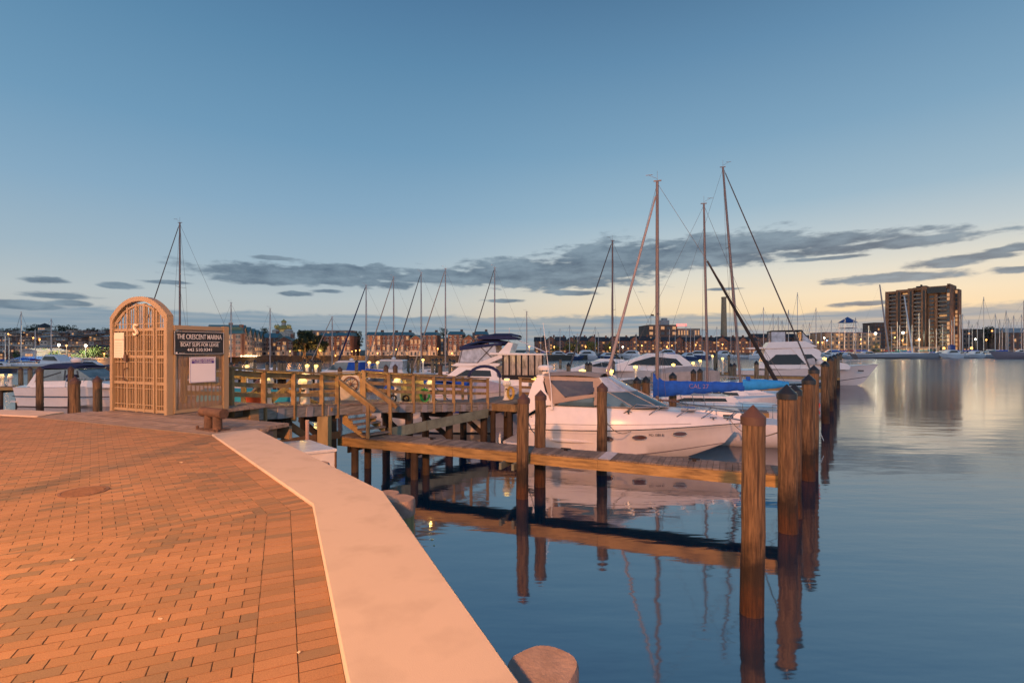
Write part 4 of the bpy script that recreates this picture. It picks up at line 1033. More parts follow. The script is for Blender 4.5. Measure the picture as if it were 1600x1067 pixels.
# blue covered sloop behind the cruiser: bow to the left
def sail_at(label, mu, d, vtop, L_, B, rz, zs, zb, mfrac=.58, group=None, name='sailboat', hullmat=None, cover=None, cover_len=.42, tilt=0, tiltx=0, furl=None, fm=None, r=.07, mm='mast_aluminium', wires=True, cover_end=None, furl_top=1., cabin=True, boomz=1.0, stripe_mat=None, spread=(.45,)):
    mx = Vector((X(mu,d), d, 0)); rzv = Vector((math.cos(rz), math.sin(rz), 0))
    org = mx-rzv*(mfrac*L_)
    t = thing(name, label, 'sailboat', org, rz, group)
    sail_hull(t, L_, B, zs, zb, hullmat, cabin, stripe_mat)
    xm = mfrac*L_
    mast_set(t, xm, zs+.3, Z(vtop,d), tilt, r, L_=L_, zs=zb, B=B, mat=mm, furl=furl, furl_mat=fm, wires=wires, furl_top=furl_top, tiltx=tiltx, spread=spread)
    if cover:
        boom_cover(t, (xm-.05,0,zs+boomz), (xm-cover_len*L_,0,zs+boomz+.05), cover, .36, .2)
        MB().tube([(xm,0,zs+boomz-.08),(xm-cover_len*L_-.15,0,zs+boomz-.03)], .045, 8).build('boom', mm, t)
    return t
bd = 23.0
bs_ = sail_at('white sloop with bright blue sail cover on its boom behind the cruiser', 1027, bd, 283, 8.6, 2.7, R(180-19), .95, 1.15, .70, tilt=-.0, furl=.085, fm=M('pink_beige_canvas', (.36,.29,.27), .8), r=.085, mm=PINKM, furl_top=.96, stripe_mat=None, spread=(.42,))
mx_ = .7*8.6
# cover: upright sleeve at the mast, long droop, light blue end piece
zc0 = Z(605,bd)
def cover_profile(par):
    n = 26; secs = []; Lc = 3.75
    for i in range(n+1):
        t = i/n; x_ = mx_+.18-t*Lc
        ztop = Z(594.5,bd) if t > .1 else Z(594.5,bd)+(.36*(1-t/.1)**.8)
        zbot = Z(622,bd)+(Z(607,bd)-Z(622,bd))*t**.8+.025*math.sin(t*30)+.015*math.sin(t*71)
        w = .14
        cc = (ztop+zbot)/2; hh = (ztop-zbot)/2
        secs.append([(x_, w*math.cos(a)*(1-.2*math.sin(a)), cc+hh*math.sin(a)+.012*math.sin(a*3+t*40)) for a in [2*math.pi*j/12 for j in range(12)]])
    MB().loft(secs, closed=True).build('sail_cover', BLUEC, par, smooth=True)
    secs = []
    for i in range(11):
        t = i/10; x_ = mx_+.18-Lc+.06-t*1.75; hh = .30*(1-.6*t**2.2); cc = Z(599.5,bd)+.03+.07*t
        secs.append([(x_, .135*math.cos(a), cc+hh*.8*math.sin(a)+.01*math.sin(a*3+t*20)) for a in [2*math.pi*j/12 for j in range(12)]])
    MB().loft(secs, closed=True).build('cover_end', LBLUE, par, smooth=True)
    MB().tube([(mx_,0,Z(608,bd)),(mx_-5.6,0,Z(600,bd))], .05, 8).build('boom', PINKM, par)
    MB().box(mx_-3.8,-.1,Z(592,bd),mx_-3.65,.1,Z(586,bd)).build('strap', BLUEC, par)
cover_profile(bs_)
text('cover_lettering', 'CAL 27', .26, M('faded_print', (.25,.16,.3), .8).name, bs_, Matrix.Translation((mx_-1.75, .155, Z(602,bd))) @ Matrix.Rotation(R(180), 4, 'Z') @ Matrix.Rotation(R(90), 4, 'X'), .004)
k = MB()   # stern pushpit, ladder, lifelines
for y_ in (-1.,1.):
    k.tube([(.1,y_,.95),(.1,y_,1.55),(1.2,y_*1.1,1.55),(1.2,y_*1.1,.95)], .016, 6)
    for xx_ in (2.4,3.6,4.8,6.): k.tube([(xx_,y_*1.2,1.),(xx_,y_*1.2,1.55)], .012, 6)
    k.tube([(1.2,y_*1.1,1.55),(6.,y_*1.2,1.55),(7.6,y_*.6,1.6)], .009, 5)
k.tube([(.1,-1.,1.55),(.1,1.,1.55)], .016, 6); k.tube([(.1,-1.,1.25),(.1,1.,1.25)], .013, 6)
for a in (.3,-.3): k.tube([(.05,a,1.6),(-.45,a,.3)], .014, 6)
k.tube([(.6,1.0,1.),(-.1,1.15,2.05)], .014, 6); k.tube([(1.1,1.0,1.),(.4,1.1,2.0)], .014, 6)
k.build('stern_rail', STEEL, bs_)
x = MB(); x.tube([(.02,.6,1.3),(-.15,.66,2.1)], .012, 6); x.build('flag_pole', STEEL, bs_)
x = MB(); x.loft([[(-.1+.03*math.sin(j),.65+.05*math.cos(j*1.3),2.05-.1*j),(-.22+.04*math.sin(j*2),.7,2.0-.1*j)] for j in range(7)], caps=False); x.build('flag', M('red_flag', (.45,.08,.07), .8, var=.5, scale=9), bs_)

sail_at('white sloop with black sail cover and leaning mast behind the blue covered sloop', 1106, 30, 318, 9.5, 3., R(-10), 1., 1.3, .58, cover=BLACKC, cover_len=.2, tiltx=-.22, furl=.12, fm=BLACKC, r=.075, mm=PINKM, furl_top=.72, boomz=.95, spread=(.34,))
sail_at('white sloop with the tallest tilted mast at right centre', 1158, 33, 259, 10., 3.1, R(-14), 1.1, 1.35, .56, tiltx=-1.1, r=.085, mm=PINKM, furl=.05, fm=DARKW, boomz=.9, spread=(.64,))
sail_at('distant sloop with dark furled jib left of the blue covered sloop', 957, 44, 376, 9.5, 3., R(182), 1., 1.2, .58, tiltx=0, r=.085, furl=.085, fm=DARKW, mm=DKM, cover=None, spread=(.5,))
sail_at('sloop whose mast rises just behind the mesh fence panel', 281, 44, 348, 10, 3., R(185), 1., 1.2, .58, r=.08, furl=.06, fm=DARKW, mm=DKM, spread=(.59,))
for u, vt, d, lb, kw in (
  (572,446,66,'sloop with navy blue sail cover and dark furled jib behind the ramp', dict(cover=BLUEC, furl=.12, fm=NAVY)),
  (615,433,68,'sloop with beige sail cover left of the two tall masts in the middle', dict(cover=BEIGE, furl=.10)),
  (658,426,66,'sloop with black boom tent and dark furled jib in the middle', dict(cover=BLACKC, furl=.10, fm=DARKW)),
  (696,420,60,'sloop with beige sail cover and crossed rigging in the middle', dict(cover=BEIGE, furl=.09)),
  (773,418,62,'sloop with tall mast rising behind the navy canopied flybridge yacht', dict(furl=.09, fm=DARKW)),
  (823,487,72,'small sloop right of the flybridge yacht with spar running to its right', dict()),
  (519,495,70,'small sloop with short mast left of the blue covered ones', dict(furl=.08)),
  (422,482,72,'small sloop whose mast stands left of the church domes', dict()),
  (361,473,70,'small sloop whose mast stands just right of the mesh panel', dict())):
    sail_at(lb, u, d, vt, 9. if vt < 460 else 7.5, 2.9, R(184+random.uniform(-4,4)), .95, 1.2, .58, r=.085 if vt < 460 else .075, cover_len=.40, mm=ALU, **kw)

# ---------------------------------------------------------------- motor yachts by side profile
def yacht(label, stern, rz, L_, B, zs, zb, layers, windows, rails=True, name='motor_yacht', extra=None, hullmat=None, rake=None, group=None, band=None):
    t = thing(name, label, 'motor yacht', stern, rz, group)
    S_ = hull_sections(L_, B, zs, zb, rake=rake or L_*.14, draft=.5, n=20, full=.4, kr=(.75,.12))
    build_hull(t, S_, hullmat or WHITE, WHITE)
    stripe(t, S_, .95, .05, MATS['grey_stripe2'], 'rub_rail', .02, (3,4))
    if band: stripe(t, S_, .0, .10, band, 'boot_stripe', .006, (1,2))
    for nm, mt, prof, w0, k_, bev in layers: MB().side(prof, w0, k_, prof[0][1]).build(nm, mt, t, bevel=bev)
    for nm, mt, prof, w0, k_, z0 in windows: MB().side(prof, w0, k_, z0, .008).build(nm, mt, t)
    if rails: rail_run(t, S_, .5, .97, .6, 7, r=.018)
    return t, S_
# white fishing yacht with bow past the piling row
st_ = P(1373,571,55.5); rz = R(-20); Ly = 14.2
o_ = Vector((st_.x-Ly*math.cos(rz), st_.y-Ly*math.sin(rz), 0))
z1 = 1.75
fy, S_ = yacht('large white fishing yacht with bow past the row of pilings', o_, rz, Ly, 4.4, 1.55, 2.35,
  [('cabin', WHITE, [(1.9,z1),(2.6,2.5),(2.9,3.95),(7.6,4.15),(8.2,3.9),(9.2,2.75),(10.9,2.35),(11.2,2.05),(11,z1)], 1.9, .12, .05),
   ('flybridge', WHITE, [(1.2,3.96),(1.1,4.12),(3.0,4.2),(3.3,4.75),(6.9,4.85),(8.1,4.25),(7.4,4.1)], 1.75, .1, .05)],
  [('side_windows', GLASS, [(2.8,2.2),(4.0,3.35),(7.5,3.4),(8.5,2.3)], 1.9, .12, z1),
   ('windscreen', TEAL, [(8.35,3.2),(8.42,3.55),(8.85,3.3),(9.5,2.62),(9.1,2.55)], 1.9, .12, z1)], band=BLACKT)
x = MB().side([(7.1,2.1),(7.6,2.1),(5.9,4.25),(5.35,4.25)], 1.97, .12, 1.75); x.build('side_strut', WHITE, fy)
x = MB(); x.side([(3.4,5.95),(3.5,6.05),(6.6,6.1),(6.7,5.95)], 1.6, 0, 5.9); x.build('bimini_top', BLACKC, fy)
x = MB()
for xx_ in (3.5,5.0,6.6):
    for sg in (-1.55,1.55): x.tube([(xx_,sg,4.6),(xx_,sg,5.95)], .045, 6)
x.tube([(6.6,-1.55,5.95),(7.7,-1.4,4.6)],.05,6); x.tube([(6.6,1.55,5.95),(7.7,1.4,4.6)],.05,6); x.build('bimini_frame', BLACKT, fy)
x = MB().side([(6.62,5.9),(7.75,4.65),(6.7,4.65)], 1.5, .0, 4.6); x.build('clear_curtain', CLEAR, fy)
x = MB().side([(3.55,4.7),(3.55,5.9),(4.98,5.9),(4.98,4.75)], 1.53, .0, 4.6); x.build('clear_curtain', CLEAR, fy)
x = MB(); x.lathe([(0,-.02),(.4,.0),(.45,.3),(.3,.6),(0,.68)], (8.3,-2.05,2.3), 16); x.build('life_ring_canister', WHITE, fy, smooth=True)
x = MB(); x.side([(7.2,2.2),(7.0,2.9),(7.7,3.0),(7.9,2.3)], 2.1, 0, 2.2); x.build('raft_box', M('dinghy_grey', (.5,.5,.5), .5), fy, bevel=.05)
x = MB(); x.box(11.8,-2.0,1.6,12.3,-1.85,1.75); x.build('hawse', BLACKT, fy)
# flybridge yacht, bow left, behind the ramp
fb, S_ = yacht('white flybridge yacht with navy bimini and enclosed aft deck', (X(868,36.5),36.0,0), R(172), 11.5, 4., 1.5, 1.95,
  [('cabin', WHITE, [(1.6,1.5),(1.6,2.1),(4.4,2.15),(4.5,2.9),(7.8,2.95),(9.5,1.9),(9.6,1.6)], 1.75, .12, .05),
   ('aft_hardtop', WHITE, [(.25,3.72),(.3,3.82),(5.0,3.9),(5.1,3.74)], 1.8, 0, .02),
   ('flybridge', WHITE, [(4.3,2.92),(4.1,3.1),(4.4,3.15),(8.1,3.15),(8.6,2.95),(7.9,2.9)], 1.65, .05, .03)],
  [('cabin_windows', GLASS, [(4.9,2.2),(5.0,2.62),(7.2,2.66),(8.2,2.2)], 1.75, .12, 1.5)], name='flybridge_yacht', rails=False)
x = MB().side([(3.3,3.75),(4.2,3.75),(6.8,2.95),(5.6,2.95)], 1.72, 0, 3); x.build('radar_arch', WHITE, fb); 
x = MB().side([(3.35,3.78),(3.0,4.55),(3.4,4.65),(4.4,3.8)], 1.5, 0, 3.8); x.build('arch_wing', WHITE, fb)
x = MB().side([(.35,2.3),(.35,3.72),(3.9,3.72),(3.9,2.3)], 1.72, 0, 2.); x.build('aft_enclosure', M('enclosure_vinyl', (.42,.34,.25), .15, var=.6, scale=1.6, stretch=(3,1,1), spec=.8), fb)
x = MB()
for q in (.35,1.05,1.6,2.2,2.7,3.3,3.85):
    for sg in (-1.735,1.735): x.box(q-.07,sg-.012,2.25,q+.07,sg+.012,3.72)
x.side([(.32,2.0),(.32,2.32),(3.95,2.32),(3.95,2.0)], 1.745, 0, 2.); x.build('enclosure_trim', BLACKC, fb)
x = MB(); x.loft([ring_y(a_, 1.5, z_, .22) for a_, z_ in ((3.6,4.5),(4.6,4.62),(6.,4.62),(7.4,4.35),(7.9,4.15))], caps=False); x.side([(4.,4.45),(4.,4.6),(7.8,4.35),(7.9,4.05)], 1.52, 0, 4.5); x.build('bimini_top', NAVY, fb, smooth=True)
x = MB(); x.loft([ring_y(a_, 1.3, z_, .16) for a_, z_ in ((2.6,5.0),(3.4,5.15),(4.8,5.15),(6.3,4.95))], caps=False); x.side([(2.6,4.95),(3.4,5.12),(5,5.12),(6.3,4.95),(6.2,4.85),(2.8,4.85)], 1.3, 0, 5.); x.build('boom_cover', NAVY, fb, smooth=True)
x = MB().side([(4.5,3.2),(4.6,4.5),(7.7,4.2),(8.0,3.2)], 1.42, 0, 3.); x.build('bridge_curtain', CLEAR, fb)
x = MB()
for q in ((4.5,3.2,6.2,4.5),(6.2,3.2,4.7,4.5),(7.9,3.2,7.6,4.2)):
    for sg in (-1.45,1.45): x.tube([(q[0],sg,q[1]),(q[2],sg,q[3])], .03, 6)
x.build('bimini_frame', BLACKT, fb)
x = MB().tube([(3.0,0,4.9),(.2,-.3,3.9)], .03, 6); x.tube([(3.6,.3,4.6),(3.55,.3,5.7)], .03, 6); x.build('flag_pole', WHITE2, fb)
fb.scale = (.77,.95,.96); fb.location = (X(856,36.5),36.0,0)
# small blue canopied boat with stripes in front of it
sb = thing('runabout', 'white runabout with blue canopy and blue covers beside the ramp end', 'motor boat', (X(770,25.5),25.2,0), R(178))
S2 = hull_sections(6.6, 2.4, .95, 1.25, rake=.9, n=14); build_hull(sb, S2, WHITE, M('blue_cover_deck', (.02,.05,.3), .8))
x = MB(); x.loft([ring_y(a_, 1.1, z_, .12) for a_, z_ in ((1.2,2.2),(2.,2.45),(3.4,2.5),(4.6,2.35),(5.1,2.15))], caps=False); x.side([(1.2,2.1),(1.3,2.25),(3.,2.48),(5.1,2.15),(5.0,2.05),(3,2.3)], 1.1, 0, 2.2); x.build('canopy', BLUEC, sb, smooth=True)
x = MB()
for q in ((1.3,1.0,1.4,2.2),(3.2,1.1,3.0,2.4),(4.9,1.2,4.6,2.3),(2.,1.,3.4,2.4)):
    for sg in (-1.08,1.08): x.tube([(q[0],sg,q[1]),(q[2],sg,q[3])], .025, 6)
x.build('canopy_frame', STEEL, sb)
x = MB().side([(3.0,1.15),(3.3,1.75),(3.7,1.75),(4.6,1.2)], 1.0, .1, 1.1); x.build('windscreen', GLASS, sb)
sb2 = thing('arched_canopy', 'navy hooped canopy over a small boat stern beside the flybridge yacht', 'canopy', (X(757,30),30.,Z(590,30)), R(0))
x = MB(); x.loft([[(1.0*math.cos(a), y_, .75*math.sin(a)) for a in [math.pi*j/12 for j in range(13)]]+[(.85*math.cos(a), y_, .58*math.sin(a)) for a in [math.pi*j/12 for j in range(12,-1,-1)]] for y_ in (-.15,.15)], closed=True); x.build('hoop', NAVY, sb2); x = MB(); x.box(-.95,-.05,-1.3,-.85,.05,.05); x.box(.85,-.05,-1.3,.95,.05,.05); x.build('leg', STEEL, sb2)
# beige covered boat
bcv = thing('covered_boat', 'boat under a pale pink beige cover behind the ramp railing', 'motor boat', (X(630,33),33,0), R(3))
S3 = hull_sections(7.5, 2.6, 1.1, 1.4, rake=1., n=14); MB().loft([full_ring(s) for s in S3]).build('hull', WHITE, bcv, smooth=True)
MB().loft([[(s[-1].x,-s[-1].y*1.02,s[-1].z-.1),(s[-1].x,-s[-1].y*.6,s[-1].z+.55*s[-1].y),(s[-1].x,0,s[-1].z+.8*s[-1].y),(s[-1].x,s[-1].y*.6,s[-1].z+.55*s[-1].y),(s[-1].x,s[-1].y*1.02,s[-1].z-.1)] for s in S3]).build('cover', M('pink_beige_canvas2', (.45,.36,.36), .85), bcv, smooth=True)
# left cruiser
lc, S_ = yacht('white cruiser with navy canopy moored at far left beyond the pilings', (X(52,36.5),36.6,0), R(-6), 8.6, 2.9, 1.35, 1.5,
  [('cabin', WHITE, [(.9,1.3),(1.2,1.75),(5.4,1.85),(7.2,1.55),(7.4,1.35)], 1.2, .1, .05)],
  [], name='canopy_cruiser', rails=True)
x = MB().side([(1.2,1.78),(1.7,2.55),(4.4,2.62),(5.8,1.85)], 1.12, .12, 1.8); x.build('cabin_glass', M('teal_dark_glass', (.09,.14,.15), .08, var=.5, scale=1.4, spec=.9), lc)
x = MB(); x.loft([ring_y(a_, 1.12, z_, .10) for a_, z_ in ((1.5,2.68),(2.2,2.88),(3.4,2.92),(4.4,2.74))], caps=False); x.side([(1.45,2.5),(1.5,2.68),(2.2,2.88),(3.4,2.92),(4.4,2.74),(4.45,2.64),(2.2,2.66)], 1.13, 0, 2.5); x.build('canopy', NAVY, lc, smooth=True)
x = MB().side([(.75,1.4),(1.5,2.55),(1.75,2.55),(1.15,1.4)], 1.2, .1, 1.4); x.build('radar_arch', WHITE, lc); 
x = MB(); x.lathe([(0,3.0),(.3,3.05),(.34,3.2),(.25,3.35),(0,3.42)], (3.3,0,0), 14); x.build('radar_dome', WHITE, lc, smooth=True)
x = MB().side([(1.7,1.9),(3.2,2.35),(3.2,2.42),(1.65,1.98)], 1.14, .1, 1.8); x.side([(3.5,1.85),(3.6,1.85),(3.6,2.55),(3.5,2.55)], 1.14,.12,1.8); x.side([(4.6,1.85),(4.7,1.85),(4.5,2.5),(4.4,2.5)], 1.14,.12,1.8); x.build('window_frame', BLACKT, lc)
x = MB(); x.tube([(7.,-1.2,.75),(3,-1.55,.75),(0,-1.45,.75)], .03, 6); x.build('side_rope', DROPE, lc)
x = MB(); x.box(3.8,-1.3,1.75,4.5,-1.0,2.25); x.build('fender_bag', NAVY, lc, bevel=.06)
x = MB().prism([(-.6,-1.1),(0,-1.3),(0,1.3),(-.6,1.1)], .3,.42,.02); x.build('swim_platform', WHITE, lc)
# sleek express yacht and others, centre right between masts
def sleek(label, u, d, rz, s=1., nm='sleek_yacht'):
    t, S_ = yacht(label, (X(u,d), d, 0), rz, 12.5*s, 3.8*s, 1.35*s, 1.9*s,
      [('cabin', WHITE, [(1.5*s,1.3*s),(2.2*s,2.5*s),(3.2*s,3.25*s),(6.2*s,3.35*s),(8.2*s,2.6*s),(10.5*s,1.95*s),(10.6*s,1.5*s)], 1.6*s, .15, .08*s)],
      [('side_windows', GLASS, [(2.8*s,2.1*s),(3.5*s,2.8*s),(5.8*s,3.0*s),(7.6*s,2.5*s),(8.4*s,2.1*s)], 1.6*s, .15, 1.3*s)], name=nm)
    return t
sleek('sleek white yacht with curved roof between the two nearest masts', 1108, 56, R(170), 1.05)
sleek('low white yacht moored left of the first tall mast', 1010, 60, R(176), .85)
t_, S_ = yacht('low white open boat with rails left of the first tall mast', (X(1012,42),42,0), R(178), 8.2, 2.6, 1.2, 1.4, [('cabin', WHITE, [(2.4,1.2),(2.8,1.9),(5.,1.85),(6.8,1.45),(6.9,1.2)], 1.0,.1,.05)], [('side_windows', GLASS, [(3.1,1.5),(3.2,1.72),(5.,1.7),(5.4,1.5)], 1.0,.1,1.2)], name='open_boat')
tnd = thing('covered_dinghy', 'dinghy under a grey beige cover between the two nearest masts', 'dinghy', (X(1018,38),38,Z(596,38)), R(2))
MB().loft([[(x_, -.8*w, 0),(x_,-.7*w,.6+.35*w*x_/5),(x_,0,1.0*w+.25*x_/5),(x_,.7*w,.6+.35*w*x_/5),(x_,.8*w,0)] for x_, w in ((0,.3),(.4,.9),(1.5,1),(3,1),(4.4,.8),(5.,.45))]).build('cover', M('grey_beige_canvas', (.36,.32,.29), .85), tnd, smooth=True)
MB().side([(.3,-.6),(.1,0),(4.8,.05),(4.4,-.6)], .7, -.1, -.6).build('hull', WHITE2, tnd)
# boats between finger docks behind the blue sloop
for i, (u, d, L_, rzz, lb) in enumerate(((1204,27.5,8.5,R(176),'low white motor boat just behind the blue sail cover'),(1218,30.8,8.,R(172),'white motor boat with dark windows behind the black capped pilings'),(1262,40,8.5,R(174),'white open motor boat in front of the fishing yacht'))):
    t_, S_ = yacht(lb, (X(u,d),d,0), rzz, L_, 2.7, 1.0, 1.3, [('cabin', WHITE, [(1.8,1.),(2.2,1.5),(5.,1.55),(6.6,1.3),(6.8,1.)], 1.05,.12,.05)], [('side_windows', GLASS, [(2.6,1.25),(2.7,1.42),(4.8,1.44),(5.4,1.25)], 1.05,.12,1.0)], name='motor_boat')
# hardtop boats in the middle distance
def hardtop(label, u, d, rz, canvas, s=1.):
    t, S_ = yacht(label, (X(u,d),d,0), rz, 8.*s, 2.8*s, 1.2*s, 1.5*s, [('cabin', WHITE, [(.8*s,1.2*s),(1.,1.9*s),(5.2*s,2.*s),(7.*s,1.6*s),(7.1*s,1.2*s)], 1.15*s,.1,.04),('hardtop', WHITE, [(.9*s,3.05*s),(1.1*s,3.2*s),(4.*s,3.25*s),(4.6*s,3.0*s)], 1.15*s,0,.04)], [], name='hardtop_boat', rails=False)
    MB().side([(1.1*s,1.9*s),(1.*s,3.05*s),(2.6*s,3.05*s),(2.9*s,1.95*s)], 1.12*s, .02, 2).build('aft_curtain', canvas, t)
    MB().side([(2.7*s,1.98*s),(2.6*s,3.03*s),(4.4*s,3.0*s),(5.6*s,1.98*s)], 1.1*s, .05, 2).build('cabin_glass', TEAL, t)
    MB().lathe([(0,3.25*s),(.28*s,3.3*s),(.3*s,3.45*s),(0,3.62*s)], (2.6*s,0,0), 12).build('radar_dome', WHITE, t, smooth=True)
hardtop('white hardtop boat with blue aft curtain in the middle distance', 578, 58, R(176), BLUEC, .82)
hardtop('white hardtop boat with beige boom cover in the middle distance', 644, 60, R(176), CLEAR, .85)
bc2 = thing('covered_boom', 'blue covered boom lying low behind the pilings in the middle', 'sail cover', (X(572,45),45,Z(578,45)), 0)
boom_cover(bc2, (0,0,0), (1.6,0,-.1), BLUEC, .35,.2)
MB().tube([(0,0,.3),(0,0,-1.2)], .05, 8).build('stand', ALU, bc2); MB().tube([(-.1,0,-.02),(1.7,0,-.12)], .04, 6).build('boom', ALU, bc2)
# ---------------------------------------------------------------- far land
LAND = M('far_ground', (.06,.055,.045), .95, var=.3, scale=.05)
QUAY = M('quay_wall', (.06,.05,.04), .9, var=.4, scale=.6, dirt=((.02,.02,.015), .4, .7))
HILLM = M('hill_grass', (.04,.05,.03), .95, var=.3, scale=.03)
def shore(name, pts, z, back=600):
    k = MB(); q = [Vector((X(u,d), d)) for u, d in pts]
    poly = [(p.x,p.y) for p in q]+[(q[-1].x*1.0+(back*.8 if q[-1].x > 0 else 0), q[-1].y+back),(q[0].x-(back*.8 if q[0].x < 0 else 0), q[0].y+back)]
    k.prism(poly, -1, z); return struct(k.build(name, LAND))
# left town shore, middle row shore, right shore
shore('left_shore', [(-300,125),(175,118),(345,118),(352,160)], 1.5)
shore('centre_shore', [(352,146),(420,160),(520,158),(700,160),(835,165)], 1.75)
shore('right_shore', [(835,172),(860,255),(1100,265),(1330,250),(1750,240)], 1.9)
for a, c, z in (((352,145.6),(420,159.6),1.9),((420,159.6),(520,157.6),1.9),((520,157.6),(700,159.6),1.9),((700,159.6),(835,164.6),1.9),((-300,124.6),(172,117.6),1.6)):
    k = MB(); p = Vector((X(a[0],a[1]),a[1],.5)); q = Vector((X(c[0],c[1]),c[1],.5)); k.beam(p, q, .5, z*2-1.0); 
    n_ = int((q-p).length/2.5)
    for i in range(n_): r_ = p.lerp(q, i/n_); k.beam((r_.x,r_.y-.35,-1),(r_.x,r_.y-.35,z+.1),.3,.3,up=(0,1,0))
    struct(k.build('quay_wall', QUAY))
hl = MB(); secs = []
for j in range(9):
    d = 190+j*28; secs.append([(X(-500+i*45, d), d, ([1.5,2.5,4.5,7,9.5,12,13.5,14,14][j]+.6*math.sin(i*.7+j))*max(0.05,min(1,(280-(-500+i*45))/90))) for i in range(22)])
hl.loft(secs, caps=False); struct(hl.build('hill', HILLM))

# ---------------------------------------------------------------- building materials
def brickmat(name, a, b_, sc_=3.):
    m = bpy.data.materials.new(name); m.use_nodes = True; MATS[name] = m; N, L = nodes_of(m)
    tc = N.new('ShaderNodeTexCoord'); mp = N.new('ShaderNodeMapping'); mp.inputs['Rotation'].default_value = (R(90),0,0); L.new(tc.outputs['Object'], mp.inputs['Vector'])
    br_ = N.new('ShaderNodeTexBrick'); br_.inputs['Scale'].default_value = sc_; br_.inputs['Color1'].default_value = (*a,1); br_.inputs['Color2'].default_value = (*b_,1); br_.inputs['Mortar'].default_value = (.2,.16,.13,1); br_.inputs['Mortar Size'].default_value = .012
    L.new(mp.outputs[0], br_.inputs['Vector'])
    nz = N.new('ShaderNodeTexNoise'); nz.inputs['Scale'].default_value = .35; nz.inputs['Detail'].default_value = 5; L.new(tc.outputs['Object'], nz.inputs['Vector'])
    mr = N.new('ShaderNodeMapRange'); mr.inputs['From Min'].default_value = .3; mr.inputs['From Max'].default_value = .7; mr.inputs['To Min'].default_value = .7; mr.inputs['To Max'].default_value = 1.25; L.new(nz.outputs['Fac'], mr.inputs['Value'])
    v = N.new('ShaderNodeVectorMath'); v.operation = 'SCALE'; L.new(br_.outputs['Color'], v.inputs[0]); L.new(mr.outputs[0], v.inputs['Scale']); L.new(v.outputs[0], N['Principled BSDF'].inputs['Base Color']); N['Principled BSDF'].inputs['Roughness'].default_value = .9
    return m
BRK = brickmat('red_brick', (.15,.068,.045), (.19,.088,.058)); BRKD = brickmat('dark_brick', (.17,.075,.05), (.2,.095,.065)); BRKP = brickmat('pale_brick', (.3,.19,.14), (.35,.22,.16)); BRKT = brickmat('tower_brick', (.19,.09,.045), (.22,.11,.055))
ROOFT = M('teal_roof', (.06,.14,.16), .6, var=.15, scale=1.5, stretch=(6,1,1)); ROOFD = M('dark_roof', (.025,.025,.03), .8, var=.2); CREAM = M('cream_wall', (.42,.36,.3), .85, var=.12, scale=.6)
GREYB = M('grey_wall', (.3,.29,.28), .85, var=.15, scale=.5); TAN = M('tan_wall', (.36,.24,.15), .85, var=.15, scale=.6); BLUER = M('blue_roof', (.02,.06,.2), .5, var=.1)
CONCR = M('balcony_concrete', (.30,.27,.24), .85, var=.15, scale=.8); WTRIM = M('white_trim', (.42,.38,.34), .7, var=.08)
GOLD = M('gilded_dome', (.55,.38,.12), .35, metal=.6, var=.15, scale=1.)
def winmat(name, thr, warm, s, base=(.04,.05,.06)):
    m = bpy.data.materials.new(name); m.use_nodes = True; MATS[name] = m; N, L = nodes_of(m); b = N['Principled BSDF']
    b.inputs['Base Color'].default_value = (*base,1); b.inputs['Roughness'].default_value = .15
    oi = N.new('ShaderNodeObjectInfo'); gt_ = N.new('ShaderNodeMath'); gt_.operation = 'GREATER_THAN'; gt_.inputs[1].default_value = thr; L.new(oi.outputs['Random'], gt_.inputs[0])
    g = N.new('ShaderNodeTexCoord'); nz = N.new('ShaderNodeTexNoise'); nz.inputs['Scale'].default_value = 2.2; L.new(g.outputs['Object'], nz.inputs['Vector'])
    cr = N.new('ShaderNodeValToRGB'); L.new(nz.outputs['Fac'], cr.inputs['Fac']); cr.color_ramp.elements[0].position = .35; cr.color_ramp.elements[0].color = (warm[0]*.35,warm[1]*.25,warm[2]*.2,1); cr.color_ramp.elements[1].position = .65; cr.color_ramp.elements[1].color = (*warm,1)
    ml = N.new('ShaderNodeMath'); ml.operation = 'MULTIPLY'; L.new(gt_.outputs[0], ml.inputs[0]); ml.inputs[1].default_value = s
    L.new(cr.outputs[0], b.inputs['Emission Color']); L.new(ml.outputs[0], b.inputs['Emission Strength']); return m
WIN = winmat('window_glass', .72, (1,.5,.16), 1.); WINF = winmat('window_glass_few', .86, (1,.5,.16), 1.); WINM = winmat('shopfront_glass', .5, (1,.5,.2), .9)
_wm = {}
def win_mesh(w, h, mat):
    k = (w, h, mat.name)
    if k not in _wm:
        m = MB(); m.box(-w/2,-.03,0,w/2,.04,h); me = m.build('w', mat).data; bpy.data.objects.remove([o for o in bpy.data.objects if o.data == me][0]); _wm[k] = me
    return _wm[k]
def window(par, x, y, z, w, h, mat, name='window'):
    o = bpy.data.objects.new(name, win_mesh(round(w,2), round(h,2), mat)); C.objects.link(o); o.parent = par; o.location = (x,y,z); return o
def win_frames(par, lst):
    k = MB()
    for x, y, z, w, h in lst:
        k.box(x-w/2-.12,y-.07,z-.18,x+w/2+.12,y+.02,z-.02); k.box(x-w/2-.12,y-.06,z+h+.02,x+w/2+.12,y+.02,z+h+.16); k.box(x-.04,y-.06,z,x+.04,y-.031,z+h); k.box(x-w/2,y-.06,z+h*.5-.03,x+w/2,y-.031,z+h*.5+.03)
    k.build('window_trim', WTRIM, par)
